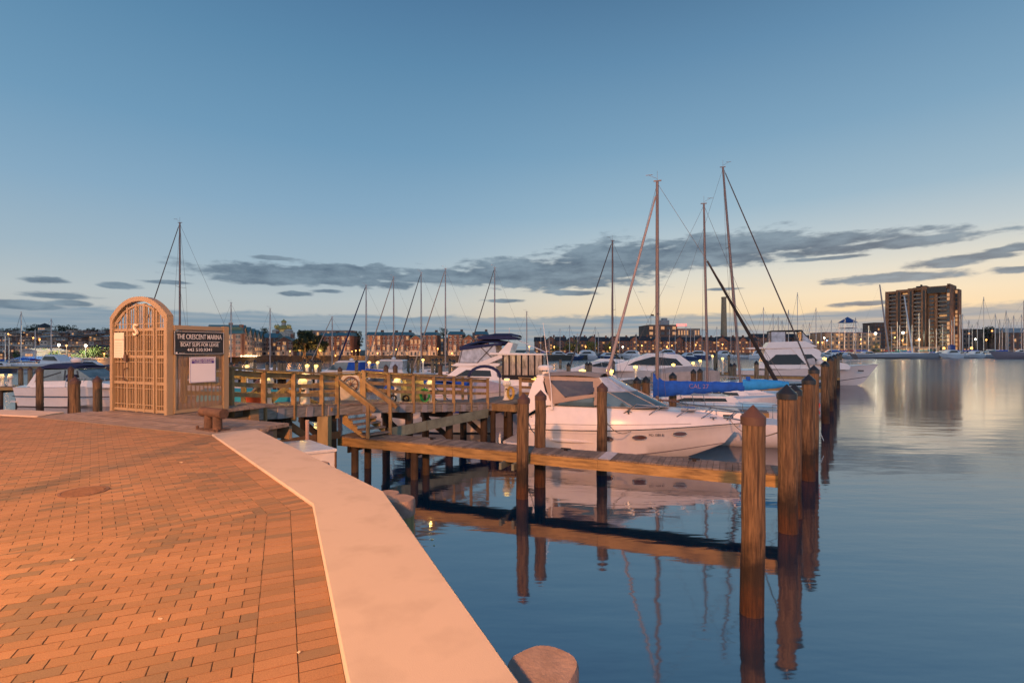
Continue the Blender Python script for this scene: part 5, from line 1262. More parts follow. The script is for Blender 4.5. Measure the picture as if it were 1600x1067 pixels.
def building(label, u0, u1, d, vtop, zb=1.75, wall=None, roof='gable', roofm=None, nw=4, nf=4, depth=10, rz=0., winm=None, cat='row house', name='row_house', group=None, rh=.22, bay=False, ww=.5, d1=None, trim=True, porch=False, chim=True, minw=0):
    wall = wall or BRK; roofm = roofm or ROOFT; winm = winm or WIN
    p0 = Vector((X(u0,d), d)); d1 = d if d1 is None else d1; p1 = Vector((X(u1,d1), d1)); W = (p1-p0).length; rz = math.atan2((p1-p0).y, (p1-p0).x)
    H = Z(vtop, (d+d1)/2)-zb; t = thing(name, label, cat, (p0.x,p0.y,zb), rz, group)
    hw = H*(1-rh) if roof != 'flat' else H-.3
    k = MB(); k.box(0,0,0,W,depth,hw)
    if roof == 'gable_front':
        k.add([(0,0,hw),(W,0,hw),(W/2,0,H-.15),(0,depth,hw),(W,depth,hw),(W/2,depth,H-.15)],[(0,1,2),(5,4,3),(0,3,4,1),(1,4,5,2),(2,5,3,0)])
    k.build('wall', wall, t)
    r_ = MB()
    if roof == 'gable': r_.add([(-.3,-.4,hw),(W+.3,-.4,hw),(W+.3,depth/2,H),(-.3,depth/2,H),(-.3,depth+.4,hw),(W+.3,depth+.4,hw)],[(0,1,2,3),(3,2,5,4),(0,3,4),(1,5,2),(0,4,5,1)])
    elif roof == 'mansard': r_.add([(-.2,-.3,hw),(W+.2,-.3,hw),(W-.3,1.6,H),(.3,1.6,H),(-.2,depth+.3,hw),(W+.2,depth+.3,hw),(W-.3,depth-1.6,H),(.3,depth-1.6,H)],[(0,1,2,3),(5,4,7,6),(1,5,6,2),(4,0,3,7),(3,2,6,7),(0,4,5,1)])
    elif roof == 'gable_front': r_.add([(-.3,-.3,hw-.05),(W/2,-.3,H),(W+.3,-.3,hw-.05),(-.3,depth,hw-.05),(W/2,depth,H),(W+.3,depth,hw-.05),(-.3,-.3,hw-.3),(W/2,-.3,H-.28),(W+.3,-.3,hw-.3),(-.3,depth,hw-.3),(W/2,depth,H-.28),(W+.3,depth,hw-.3)],[(0,1,4,3),(1,2,5,4),(6,9,10,7),(7,10,11,8),(0,6,7,1),(1,7,8,2),(0,3,9,6),(2,8,11,5)])
    else: r_.box(-.15,-.15,hw,W+.15,depth+.15,hw+.3)
    ro = r_.build('roof', roofm, t)
    if chim and roof != 'flat': MB().box(W*.75,depth*.4,H*.9,W*.75+.8,depth*.4+.9,H+.7).build('chimney', wall, ro)
    fh = hw/nf; lst = []
    for f in range(nf):
        for i in range(nw):
            w = W/nw*ww; h_ = fh*.55
            if random.random() < .04: continue
            x = (i+.5)*W/nw; m_ = WINM if f == 0 else winm
            window(t, x, -.02, f*fh+fh*.22, w, h_, m_); lst.append((x,-.02,f*fh+fh*.22,w,h_))
    if trim: win_frames(t, lst)
    if bay:
        bx = MB(); bx.prism([(W*.36,-.02),(W*.42,-.9),(W*.58,-.9),(W*.64,-.02)], fh*.0, fh*2.05); bo_ = bx.build('bay', CREAM, t)
        for f in (0,1): window(bo_, W*.5, -.92, f*fh+fh*.3, W*.1, fh*.5, WINM)
    if porch:
        bx = MB(); bx.box(0,-.35,0,W,-.002,fh*.98); bx.build('ground_floor', CREAM, t)
        for i in range(nw): window(t, (i+.5)*W/nw, -.37, fh*.15, W/nw*.45, fh*.6, WINM, 'door')
    return t
# --- left terrace with five white gables seen obliquely
building('brick end block with teal roof right of the mesh panel', 354, 378, 140, 511, wall=BRKD, roof='mansard', nw=2, nf=4, winm=WIN, name='town_house', ww=.55, depth=1.2)
gl = [(378,387,148,508,515),(387,395,152,154,517),(395,401.5,158,160,519),(401.5,407.5,164,166,521),(407.5,413,170,172,523)]
for i, (u0,u1,a,c,v) in enumerate(((378,386.5,141,147,508),(386.5,394,147,153,511),(394,400.5,153,159,513.5),(400.5,406.5,159,165,515.5),(406.5,412,165,171,517.5))):
    tt_ = building('%s white gabled terrace house from the left beyond the pier' % ORD[i], u0, u1, a, v, d1=c, wall=CREAM if i % 2 else BRKP, roof='gable_front', nw=2, nf=4, depth=9, rh=.3, group='terrace of pointed white gables', name='terrace_house', ww=.42)
building('red brick house with teal roof left of the church domes', 411, 432, 172, 520, roof='gable', nw=3, nf=4, bay=True, porch=True, name='town_house', depth=5)
building('red brick house with teal front gable under the church domes', 431, 458, 165, 525, roof='gable_front', roofm=ROOFT, nw=3, nf=3, bay=True, porch=True, rh=.25, name='town_house', depth=3)
specs = [(499,524,520,'brick town house with teal roof right of the dark trees'),(524,548,519.5,'brick town house second from the dark trees'),
 (571,596,518.5,'brick town house with teal roof right of the orange lit gap'),(596,618,519,'brick town house behind the second middle mast'),(618,640,518.5,'brick town house behind the third middle mast'),
 (660,682,518.5,'brick town house left of the fourth middle mast'),(700,723,517.5,'tall brick town house left of the small teal gable'),(740,762,517.5,'brick town house partly behind the navy bimini')]
for u0,u1,v,lb in specs: building(lb, u0, u1, 160+random.uniform(-1,1), v, roof='mansard', nw=3, nf=4, bay=True, porch=True, rh=.14, name='town_house', ww=.45)
building('small brick gable house between two taller town houses in the middle', 640, 659, 158, 523, roof='gable_front', nw=3, nf=3, porch=True, rh=.2, name='town_house')
building('small teal gable house left of the navy bimini', 723, 741, 158, 522.5, roof='gable_front', nw=2, nf=3, porch=True, rh=.22, name='town_house')
building('brick house glowing orange in the gap beside the fourth middle mast', 682, 699, 185, 527, roof='flat', nw=3, nf=4, name='town_house')
building('long low flat block behind the dark trees', 472, 548, 240, 516, roof='flat', roofm=GREYB, nw=14, nf=4, wall=BRKP, cat='building', name='office_block', trim=False)
building('long brick warehouse roof just left of the mesh panel top', 270, 345, 210, 514, roof='gable', roofm=BRKD, nw=10, nf=2, wall=BRKD, cat='building', name='warehouse', trim=False)
# --- dark row in the centre right
u = 836; i = 0
while u < 1180:
    w = 17+random.uniform(-2,2)
    building('%s dark pitched roof row house from the left in the long centre row' % ORD[i], u, u+w, 262+random.uniform(-2,2), 525.5+random.uniform(-1,1), zb=1.9, wall=BRKD, roof='gable_front' if i % 2 else 'gable', roofm=ROOFD, nw=3, nf=4, winm=WIN if i % 2 else WINF, rh=.28, name='row_house', group='long dark brick row across the harbour', trim=False, depth=9)
    u += w; i += 1
# offices, chimney, others
fb_ = building('flat roofed brick factory with red lit sign on its roof', 1013, 1058, 330, 507.5, zb=1.9, wall=BRK, roof='flat', roofm=BRKD, nw=5, nf=5, cat='factory', name='factory', trim=False, depth=25, winm=WINM, ww=.6)
w2 = 45*330/800
x = MB(); x.box(w2+.1,.5,0,w2+15,24,15.2); x.build('side_wing', BRKP, fb_)
for q in range(8): window(fb_, w2+1.4+q*1.8, .5, 11, .9, 3, WINM)
x = MB(); x.box(9,8,17.0,16,15,21); x.box(12,9,21,15,13,22.5); x.build('roof_plant', GREYB, fb_)
x = MB(); x.box(w2-.5,-.6,16.7,w2+6,-.3,18.2); x.build('sign', RGLOW, fb_)
x = MB(); x.tube([(3,5,17),(3,5,25)], .12, 6); x.beam((3.1,5,24.2),(5,5,24.0),.05,1.1); x.build('flag', RUST, fb_)
ch = thing('chimney_stack', 'tall square brick chimney stack between the masts at right centre', 'chimney', (X(1131,300),300,1.9)); zt_ = Z(464,300)
MB().lathe([(2.0,0),(1.35,zt_-3)], n=12).build('shaft', M('chimney_brick', (.26,.2,.13), .9, var=.15, scale=.4), ch); MB().lathe([(1.4,zt_-3),(1.5,zt_-2.2),(1.35,zt_-1.9)], n=12).build('crown', 'chimney_brick', ch)
building('wide lit hotel with blue pyramid roof left of the tower block', 1290, 1376, 268, 519, zb=1.9, wall=TAN, roof='flat', roofm=BLUER, nw=12, nf=5, cat='building', name='hotel', winm=WIN, trim=False, depth=14)
ht = building('small cupola house with blue pyramid roof rising over the hotel', 1322, 1338, 272, 512, zb=15, wall=WTRIM, roof='flat', roofm=BLUER, nw=3, nf=1, cat='building', name='cupola', winm=WINM, trim=False, depth=6)
MB().add([(-.6,-.6,4.6-1.6),(6,-.6,3),(6,6.4,3),(-.6,6.4,3),(2.7,3,6.2)],[(0,1,4),(1,2,4),(2,3,4),(3,0,4),(0,3,2,1)]).build('pyramid_roof', BLUER, ht)
building('plain tan block with few windows right of the black mast', 1248, 1290, 285, 524, zb=1.9, wall=BRKP, roof='flat', roofm=ROOFD, nw=6, nf=4, cat='building', name='apartment_block', winm=WINF, trim=False)
building('brown block standing against the left edge of the tower', 1366, 1384, 300, 504, zb=1.9, wall=BRKD, roof='flat', roofm=ROOFD, nw=4, nf=7, cat='building', name='apartment_block', winm=WINF, trim=False)
building('low dark sheds behind the fishing yacht flybridge', 1180, 1248, 290, 521, zb=1.9, wall=BRKD, roof='gable', roofm=ROOFD, nw=8, nf=3, cat='building', name='shed', winm=WINF, trim=False)
building('long brick building at the right edge with pale roof', 1572, 1680, 275, 512, zb=1.9, wall=BRK, roof='gable', roofm=GREYB, nw=12, nf=4, cat='building', name='warehouse', winm=WIN, trim=False, rh=.2)
building('brown block just right of the tower', 1505, 1530, 310, 514, zb=1.9, wall=BRKP, roof='flat', roofm=ROOFD, nw=5, nf=5, cat='building', name='apartment_block', winm=WINF, trim=False)
building('dark block with lit windows behind the right marina masts', 1543, 1568, 300, 514, zb=1.9, wall=BRKD, roof='flat', roofm=ROOFD, nw=5, nf=4, cat='building', name='apartment_block', winm=WINF, trim=False)
# --- tower block
td = 270.; PXM = td/800
tw = thing('tower_block', 'brown brick high rise apartment tower with balconies over the right marina', 'tower block', (X(1383,td), td, 1.9), R(-50))
def tx(u): return (u-1383)*.26 if u <= 1484 else 26.3+(u-1484)*.0
def tz(v): return Z(v,td)-1.9-.25*max(0,460-v)*.3
prof = [(1383,455),(1399,453.5),(1416,452),(1432,450.5),(1450,449.5),(1486,450)]
k = MB()
wallp = [(1383,1389,455),(1401,1409,453),(1420,1429,451.5),(1441,1449,449.5),(1462,1466,465),(1480,1484,448)]
for a,c,v in wallp: k.box(tx(a),0,0,tx(c),16,tz(v))
k.box(tx(1480)+.01,0,0,26.3,14,tz(448)); k.box(26.3,9,0,28.2,16,tz(456))
for a,c,v in ((1389,1401,455),(1409,1420,453),(1429,1441,451),(1449,1480,451)): k.box(tx(a),2.6,0,tx(c),16,tz(v)); k.box(tx(a),-.0,tz(v+5),tx(c),2.6,tz(v))

k.build('wall', BRKT, tw)
fl = 15; tf = (tz(462))/fl
for a,c,v in ((1389,1401,459),(1409,1420,457),(1429,1441,455),(1466,1480,465)):
    s_ = MB(); b2 = MB()
    nfl = int(tz(v)/tf)
    for f in range(nfl):
        z = f*tf+1.2; s_.box(tx(a)+.02,.3,z,tx(c)-.02,2.6,z+.22); b2.box(tx(a)+.05,.3,z+.22,tx(c)-.05,.42,z+.75)
        window(tw, (tx(a)+tx(c))/2, 2.56, z+.35, (tx(c)-tx(a))*.85, tf*.62, WINF, 'balcony_window')
    s_.build('balcony_stack', CONCR, tw); b2.build('balcony_parapet', M('balcony_dark', (.05,.045,.045), .5), tw)
for a, c in ((1404.5,1407.5),(1423,1426.5),(1444,1447),(1451,1460)):
    for f in range(14):
        if c-a > 5: window(tw, tx((a+c)/2), 2.5, f*tf+1.5, (tx(c)-tx(a))*.8, tf*.55, WINF)
    g_ = MB(); 
    if c-a < 5: g_.box(tx(a),-.05,1,tx(c),.1,tz(457)); g_.build('glass_strip', GLASS, tw)
for f in range(15): window(tw, 25.7, -.03, f*tf+1.6, 1.0, 1.6, WINM); 
for f in range(15): window(tw, 27.3, 8.97, f*tf+1.6, .8, 1.5, WINM)
g_ = MB(); g_.box(tx(1450),-.06,tz(463),tx(1479),.1,tz(453)); g_.build('penthouse_glass', GLASS, tw)
g_ = MB(); g_.box(tx(1383.5),-.9,0,tx(1470),-.06,3.2); g_.build('podium', M('podium_pink', (.4,.27,.2), .8), tw)
for q in range(12): window(tw, tx(1386+q*7), -.92, .6, 1.3, 1.7, WINM)
g_ = MB(); g_.box(tx(1430),4,tz(451),tx(1446),12,tz(447)); g_.box(tx(1436),5,tz(447),tx(1438),7,tz(444)); g_.box(tx(1399),4,tz(453),tx(1404),8,tz(451.5)); g_.build('roof_plant', ROOFD, tw)
# --- church with gilded domes
cd = 330.; cx = X(443.5,cd); c_ = thing('domed_church', 'pale church with cluster of gilded domes above the town houses', 'church', (cx,cd,1.75)); s_ = cd/800
zz = lambda v: Z(v,cd)-1.75
MB().lathe([(6.8*1.0,0),(6.8,zz(519))], n=12).build('drum', CREAM, c_)
MB().box(-5,-5,0,5,5,zz(521)).build('nave', CREAM, c_)
def dome(x_, y_, zb, r, h): return MB().lathe([(r*.8,zb-h*.9),(r*.8,zb),(r*1.08,zb+.1*h),(r*1.1,zb+h*.35),(r*.85,zb+h*.75),(r*.35,zb+h*1.1),(r*.1,zb+h*1.35),(.02,zb+h*2)], (x_,y_,0), 14)
dome(0,0,zz(515),4.6,zz(509)-zz(515)).build('main_dome', GOLD, c_, smooth=True)
MB().lathe([(1.4,zz(510)),(1.4,zz(504))], n=10).build('lantern', CREAM, c_)
dome(0,0,zz(504),1.6,1.5).build('top_dome', GOLD, c_, smooth=True)
for u_, v_ in ((433,511),(436.5,510.5),(452,510.5),(455,511)): dome((u_-443.5)*s_, -2, zz(v_)+0, .95, 1.1).build('small_dome', GOLD, c_, smooth=True)
for u_ in (434.5,453): 
    k = MB(); k.lathe([(2.7,0),(2.7,zz(518)),(3.1,zz(517.4)),(2.2,zz(515.5)),(1.2,zz(514.5))], ((u_-443.5)*s_,-2,0), 10); k.build('side_turret', CREAM, c_)
# --- left hillside town
random.seed(21)
cols = [TAN, BRKP, GREYB, CREAM, BRKD, BRK]; cn = ['tan','pale brick','grey','cream','dark brick','red brick']
rows = [(122,-40,172,560,551,1.5,20),(150,-40,172,548,540,2.,17),(185,-30,172,540,532,3,15),(225,-30,172,531,525,7,14),(262,-25,170,525,520,12,13),(300,-20,170,520.5,516.5,16,12)]
rn = ['front','second','third','fourth','fifth','topmost']
for ri, (d, ua, ub, vb, vt, zb, wpx) in enumerate(rows):
    u = ua; j = 0
    while u < ub-6:
        w = wpx*random.uniform(.7,1.25); c = random.randrange(6)
        v_ = vt+random.uniform(-1.5,2)
        zb_ = max(1.4, Z(vb+3,d))
        if u+w > 0: 
            building('%s house from the left in the %s hillside row, %s walls' % (ORD[j], rn[ri], cn[c]), u, min(u+w-.8,ub), d+random.uniform(-2,2), v_, zb=zb_, wall=cols[c], roof=random.choice(['flat','gable','flat']), roofm=random.choice([ROOFD,GREYB,ROOFD,BRKD]), nw=max(2,int(w/5)), nf=2, depth=6, winm=WINF, name='hillside_house', cat='house', group='houses on the left hillside', trim=False, chim=False); j += 1
        u += w
pg = building('pagoda tower lit warm on top of the left hill', 59, 70, 330, 511, zb=Z(520,330), wall=WTRIM, roof='flat', nw=4, nf=2, cat='pagoda', name='pagoda', winm=WINM, trim=False, chim=False, depth=5)
MB().add([(-1.2,-1.2,3.9),(5.8,-1.2,3.9),(5.8,6,3.9),(-1.2,6,3.9),(2.3,2.4,6.4)],[(0,1,4),(1,2,4),(2,3,4),(3,0,4),(0,3,2,1)]).build('tiered_roof', ROOFD, pg)
building('long blue roofed boat shed on the left shore', 8, 78, 112, 557, zb=.2, wall=GREYB, roof='gable', roofm=BLUER, nw=8, nf=1, cat='shed', name='boat_shed', depth=8, rh=.5, trim=False, chim=False)
building('plain grey hut right of the left cruiser radar dome', 96, 152, 112, 559.5, zb=.2, wall=GREYB, roof='flat', roofm=GREYB, nw=6, nf=1, cat='shed', name='harbour_hut', depth=6, trim=False, chim=False, winm=WINF)
building('white gabled shed with small clock like window above the blue roof', 34, 57, 116, 544, zb=.2, wall=WTRIM, roof='gable_front', roofm=WTRIM, nw=1, nf=1, cat='shed', name='white_shed', depth=8, rh=.12, trim=False, chim=False, winm=WINF)

# ---------------------------------------------------------------- trees
def leafmat(name, c, c2):
    m = bpy.data.materials.new(name); m.use_nodes = True; MATS[name] = m; N, L = nodes_of(m); g = N.new('ShaderNodeNewGeometry'); cr = N.new('ShaderNodeValToRGB'); L.new(g.outputs['Random Per Island'], cr.inputs['Fac'])
    cr.color_ramp.elements[0].color = (*c,1); cr.color_ramp.elements[1].color = (*c2,1); L.new(cr.outputs[0], N['Principled BSDF'].inputs['Base Color']); N['Principled BSDF'].inputs['Roughness'].default_value = .8; return m
LEAF = leafmat('dark_leaves', (.008,.018,.008), (.028,.05,.02)); LEAF2 = leafmat('green_leaves', (.04,.07,.02), (.10,.14,.04))
BARK = M('bark', (.06,.045,.03), .9)
def tree(u, vtop, d, wpx, vb, label, leaf=None, n=900, name='tree', shape=1.):
    zb = min(Z(vb,d), 30); zt2 = Z(vtop,d); H = zt2-zb; W = wpx*d/800; t = thing(name, label, 'tree', (X(u,d),d,zb), random.uniform(0,6))
    t.name = name
    k = MB(); k.tube([(0,0,-.5),(.1,0,H*.35),(0,.1,H*.7)], [W*.045+.1,W*.035+.06,.05], 7)
    for a in range(5):
        an = a*1.3; k.tube([(0,0,H*(.25+.06*a)),(math.cos(an)*W*.3,math.sin(an)*W*.3,H*(.5+.07*a))], [W*.02+.03,.03], 5)
    k.build('trunk', BARK, t)
    rnd = random.Random(int(u*7+d)); cl = []
    for q in range(16):
        a = rnd.uniform(0,6.28); rr = rnd.uniform(.1,.5)**.8; hz_ = rnd.uniform(.32,.93); wd = (1-abs(hz_-.55)*1.2)
        cl.append((Vector((math.cos(a)*W*.5*rr*1.5*wd, math.sin(a)*W*.5*rr*1.5*wd, H*hz_)), rnd.uniform(.12,.24)*min(W,H*.9)))
    k = MB(); sz_ = max(.10, min(W,H)*.045)
    for q in range(n):
        c, r = rnd.choice(cl); v = Vector((rnd.gauss(0,1),rnd.gauss(0,1),rnd.gauss(0,.75))).normalized()*r*rnd.uniform(.55,1.08); p = c+v
        a = Vector((rnd.uniform(-1,1),rnd.uniform(-1,1),rnd.uniform(-1,1))).normalized(); b_ = a.cross(Vector((rnd.uniform(-1,1),rnd.uniform(-1,1),rnd.uniform(-1,1)))).normalized(); s1 = sz_*rnd.uniform(.5,1.3)
        k.add([p-a*s1,p+b_*s1*.6,p+a*s1,p-b_*s1*.6], [(0,1,2,3)])
    k.build('crown', leaf or LEAF, t); return t
tree(475,519,152,44,557,'large dark tree right of the church domes', n=4600)
tree(497,525,154,32,557,'dark round tree left of the middle brick town houses', n=3200)
tree(480,516.5,200,34,545,'taller green tree showing above the dark ones by the church', LEAF2, 1400)
tree(412,512,250,20,530,'tree top behind the gabled terrace beside the church', n=500)
tree(560,515,168,18,556,'tree in the orange lit gap between the town houses', n=900)
tree(693,512,230,20,530,'tree top behind the fourth middle mast', n=500)
for i,(u,v,w) in enumerate(((896,532,34),(925,533,30),(952,535,26),(868,540,22))): tree(u, v, 250, w, 556, '%s in the clump before the long dark row' % ['large green tree','second green tree','third green tree','small leftmost green tree'][i], LEAF2, 900)
tree(1545,509,285,24,553,'dark tree right of the tower block', n=700)
tree(1368,536,255,16,556,'small green tree under the bright lamp left of the tower', LEAF2, 400); tree(1392,534,255,14,556,'small green tree at the foot of the tower', LEAF2, 400)
for i,(u,v,w) in enumerate(((12,512,22),(28,510,24),(45,508,26),(55,507,18),(88,513,20),(99,505,26),(110,508,20),(125,514,22),(140,513,20),(150,512,24),(165,511,24),(178,512,22),(-5,513,20),(80,516,16),(240,509,20))):
    tree(u, v, 345, w, 524, '%s hilltop tree from the left along the left skyline' % ORD[i], n=650)
for i,(u,v,w) in enumerate(((72,546,22),(88,548,18),(128,546,28),(146,542,30),(160,540,28),(28,545,14))): tree(u, v, 119, w, 566, '%s low green shoreline bush from the left on the left shore' % ORD[i], LEAF2, 700, name='shore_bush')

# ---------------------------------------------------------------- lamps across the harbour
def far_lamp(u, v, d, label, kind='o', r=.22, power=60, zb=1.8):
    z = Z(v,d); t = thing('street_lamp', label, 'street lamp', (X(u,d),d,zb), 0, 'lamps across the harbour')
    k = MB(); k.tube([(0,0,0),(0,0,z-zb-r)], .07, 6); k.beam((-.3,0,z-zb+r+.02),(.3,0,z-zb+r+.02),.25,.06); k.build('pole', DARKW, t)
    MB().ball((0,0,z-zb), r, 8, 6).build('bulb', {'o':OGLOW,'w':WGLOW,'y':YGLOW,'b':BGLOW}[kind], t)
    if power: light((X(u,d), d-.6, z), {'o':(1,.4,.1),'w':(1,.9,.6),'y':(1,.62,.12),'b':(.2,.4,1)}[kind], power, .3)
    return t
FL = [(357,557,137,'o',300),(453,549,150,'o',400),(469,547,151,'o',120),(500,548,152,'o',700),(524,556,150,'o',250),(556,548,156,'o',600),(562,547,157,'o',0),(550,549,156,'o',0),(619,546,150,'o',700),(590,552,152,'o',250),(684,545,154,'o',600),(706,552,152,'o',300),(760,550,153,'o',500),
 (827,542,160,'o',300),(866,542,235,'o',500),(915,542,235,'o',600),(953,543,235,'o',300),(973,542,232,'w',300),(1003,540,235,'o',500),(1042,542,235,'o',300),(1050,540,240,'o',0),(1087,539,240,'o',500),(1129,538,240,'o',500),
 (1267,532,245,'o',300),(1278,535,240,'o',300),(1285,535,240,'o',300),(1288,528,240,'w',300),(1292,532,238,'b',100),(1311,535,245,'o',300),(1345,530,240,'o',400),(1345,537,240,'o',0),(1368,521,235,'w',1800),(1411,520,235,'w',1500),(1398,527,235,'y',500),(1436,530,235,'w',500),(1410,532,235,'o',400),(1514,521,250,'o',400),(1541,531,245,'o',900),(1550,517,250,'o',200),(1524,530,240,'w',200),
 (92,539,117,'w',1500),(134,540,117,'w',2500),(104,540,119,'o',300),(163,553,112,'o',400),(52,528,160,'o',200),(62,531,165,'o',200),(13,522,200,'o',200)]
for i, (u, v, d, kd, pw) in enumerate(FL):
    reg = 'beyond the mesh panel and pier' if 350 < u < 540 else 'before the middle brick houses' if 540 <= u < 840 else 'before the long dark row' if 840 <= u < 1200 else 'left of the tower' if 1200 <= u < 1380 else 'at the tower foot' if 1380 <= u < 1500 else 'right of the tower' if u >= 1500 else 'on the left town shore'
    same = sorted([f for f in FL if f[3] == kd and ((350 < f[0] < 540) == (350 < u < 540)) and ((540 <= f[0] < 840) == (540 <= u < 840)) and ((840 <= f[0] < 1200) == (840 <= u < 1200)) and ((1200 <= f[0] < 1380) == (1200 <= u < 1380)) and ((1380 <= f[0] < 1500) == (1380 <= u < 1500)) and ((f[0] >= 1500) == (u >= 1500)) and ((f[0] <= 350) == (u <= 350))])
    nm = {'o':'orange','w':'bright white','y':'yellow','b':'blue'}[kd]
    big = 1.5 if pw >= 1500 else 1.
    lab = ('only %s street lamp %s' % (nm, reg)) if len(same) == 1 else '%s %s street lamp from the left %s' % (ORD[same.index((u,v,d,kd,pw))], nm, reg)
    far_lamp(u, v, d, lab, kd, (.0013 if kd != 'w' else .0016)*d*big*.9, pw*((9 if 840 < u < 1500 else 3.8) if kd == 'o' else 5), 1.5 if u < 350 else 1.8)
fst = thing('string_lights', 'string of small warm lamps under the gabled terrace', 'string lights', (X(378,138),138,1.8)); x = MB()
pp = [(X(377+i*2.35,139+i*1.6), 139+i*1.6, Z(556.2,139+i*1.6)) for i in range(14)]
for p in pp: x.ball(p, .2, 6, 4)
x.build('bulbs', glow('string_glow',(1,.7,.4),5.), fst, world=True); x = MB(); x.tube(pp, .03, 4)
for p in pp[::3]: x.tube([(p[0],p[1]+.1,1.7),(p[0],p[1]+.1,p[2])], .05, 5)
x.build('wire', DARKW, fst, world=True)
for p in pp[1::4]: light((p[0],p[1]-.5,p[2]), (1,.6,.3), 200, .3)

# yellow dock lamps in the middle distance
DL = [(386,572,45),(480,571,40),(494,571.5,42),(577,566,52),(590,566,54),(836,593,24),(993,573,40),(1052,569.5,46),(1083,567,50),(1094,563.5,55),(1129,560,60),(1113,556,75),(1288,560,46),(661,562,60),(1005,556,80)]
for i,(u,v,d) in enumerate(DL):
    t = thing('dock_lantern', '%s small yellow dock lamp from the left among the moored boats' % ORD[sorted(q[0] for q in DL).index(u)], 'lantern', (X(u,d),d,.9), 0, 'small yellow dock lamps among the boats'); z = Z(v,d)-.9
    MB().lathe([(.12,0),(.09,z*.6),(.15,z-.2),(.17,z-.1)], n=8).build('post', PEDW, t); MB().lathe([(.15,z-.09),(.17,z+.04),(.03,z+.1)], n=8).build('lamp', YGLOW, t)
    light((X(u,d), d-.35, z+.9), (1,.62,.12), 10, .08)
# middle distance pilings
MP = [(361,565.6,52),(375,564,56),(386,563,60),(398,562,60),(417.6,565,50),(429,564,52),(436,562,56),(440,563,56),(444.6,563,56),(476,561,60),(485,561,60),(491,562,60),(496,562,60),(500,562,60),(547,560,60),(550,560.5,60),(557,562,52),(594,560,62),(601,560,64),(604,560,64),(638,559,64),(644,559,62),(653,559,60),(676,560,60),(682,559,64),(689,559,64),
 (703,560,58),(709,561,52),(724,559,62),(731,560,58),(875.6,558,66),(888.5,566,42),(917,565,46),(922,565,46),(941,556,72),(942.5,556,90),(958,562,52),(963,556,90),(971.6,556,92),(985,561,62),(989,561,62),(1011,560,64),(1117,552,80),(1139,553,78),(1141.6,567,44),(1147.5,566.5,45),(1182,563,42),(1198,562,44),(1120,548,110),(1061,549,110)]
MP.sort()
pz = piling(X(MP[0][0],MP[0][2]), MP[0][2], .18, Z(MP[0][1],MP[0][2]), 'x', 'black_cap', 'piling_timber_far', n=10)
psn = snapshot(pz); h0 = Z(MP[0][1],MP[0][2])
def reg(u): return ('between the gate panel and the steps',350,520) if u < 520 else ('behind the ramp railing',520,700) if u < 700 else ('behind the flybridge yacht',700,870) if u < 870 else ('left of the first tall mast',870,1027) if u < 1027 else ('between the tall masts and fishing yacht',1027,1240)
for i,(u,v,d) in enumerate(MP):
    rg = reg(u); j = sum(1 for q in MP if rg[1] <= q[0] < u); lb = '%s distant piling from the left %s' % (ORD[j], rg[0])
    if i == 0: pz['label'] = lb; pz['group'] = 'distant pilings among the moored boats'; continue
    dup(pz, psn, (X(u,d),d,0), random.uniform(0,6), lb, 'distant pilings among the moored boats', (1,1,Z(v,d)/h0))
# docks far
dock('far_dock', 'long low dock across the middle water behind the ramp', (X(352,54),54), (X(700,58),58), 1.5, 1.1, .3, posts=(), pw=1.2, group='distant docks')
dock('far_dock', 'distant dock beneath the sleek yachts in the centre', (X(880,64),64), (X(1170,60),60), 1.5, 1.2, .3, posts=(), pw=1.2, group='distant docks')
dock('far_dock', 'floating dock at the edge of the right marina', (X(1395,226),226), (X(1700,226),226), 3., 1.0, .6, posts=(), pw=3., group='distant docks')
dock('far_dock', 'dock before the left shore marina', (X(-80,88),88), (X(170,86),86), 1.5, 1.0, .3, posts=(), pw=1.5, group='distant docks')

# far sailboats and motor boats: prototypes and copies
def proto_sail(cov, hullm, nm='small_sailboat'):
    t = thing(nm, 'x', 'sailboat', (0,0,0)); sail_hull(t, 10., 3.1, 1.1, 1.4, hullm)
    MB().tube([(5.8,0,1.4),(5.8,0,10)], .11, 6).build('mast', M('far_mast', (.5,.48,.46), .5, var=.05), t)
    boom_cover(t, (5.7,0,2.4), (1.6,0,2.4), cov, .5, .3); MB().tube([(5.75,0,2.3),(1.4,0,2.3)], .08, 6).build('boom', 'far_mast', t)
    w = MB(); w.tube([(5.8,0,9.9),(9.9,0,1.5)], .03, 4); w.tube([(5.8,0,9.9),(.1,0,1.3)], .02, 4); w.build('rigging', DARKW, t)
    return t
def proto_motor(nm='small_motorboat', hm=None):
    t = thing(nm, 'x', 'motor boat', (0,0,0)); S_ = hull_sections(9, 3.2, 1.3, 1.8, rake=1.3, n=12); build_hull(t, S_, hm or WHITE2, WHITE)
    MB().side([(1.2,1.3),(1.6,2.5),(2.6,3.0),(4.8,3.0),(6.6,1.9),(6.8,1.4)], 1.3,.15,.03).build('cabin', WHITE2, t); MB().side([(2.1,2.1),(2.5,2.7),(4.8,2.7),(5.9,2.0)], 1.3,.15,1.3).build('cabin_windows', GLASS, t); return t
SP = [(proto_sail(BLUEC, WHITE2), 'blue'), (proto_sail(BEIGE, WHITE2), 'beige'), (proto_sail(M('teal_cover',(.02,.16,.16),.8), GREYH), 'teal'), (proto_sail(M('maroon_cover',(.2,.02,.04),.8), WHITE2), 'maroon')]
SPS = [snapshot(p) for p, _ in SP]; used = [False]*4
MPR = [(proto_motor(), 'white'), (proto_motor(hm=M('navy_hull',(.02,.04,.12),.3)), 'navy')]; MPS = [snapshot(p) for p, _ in MPR]; usedm = [False]*2
random.seed(5)
FS = []   # u, vtop, depth, kind
for u,v,k_ in ((33,487,0),(80,498,3),(55,515,1),(14,527,1),(8,520,0)): FS.append((u,v,97+random.uniform(-3,6),k_))
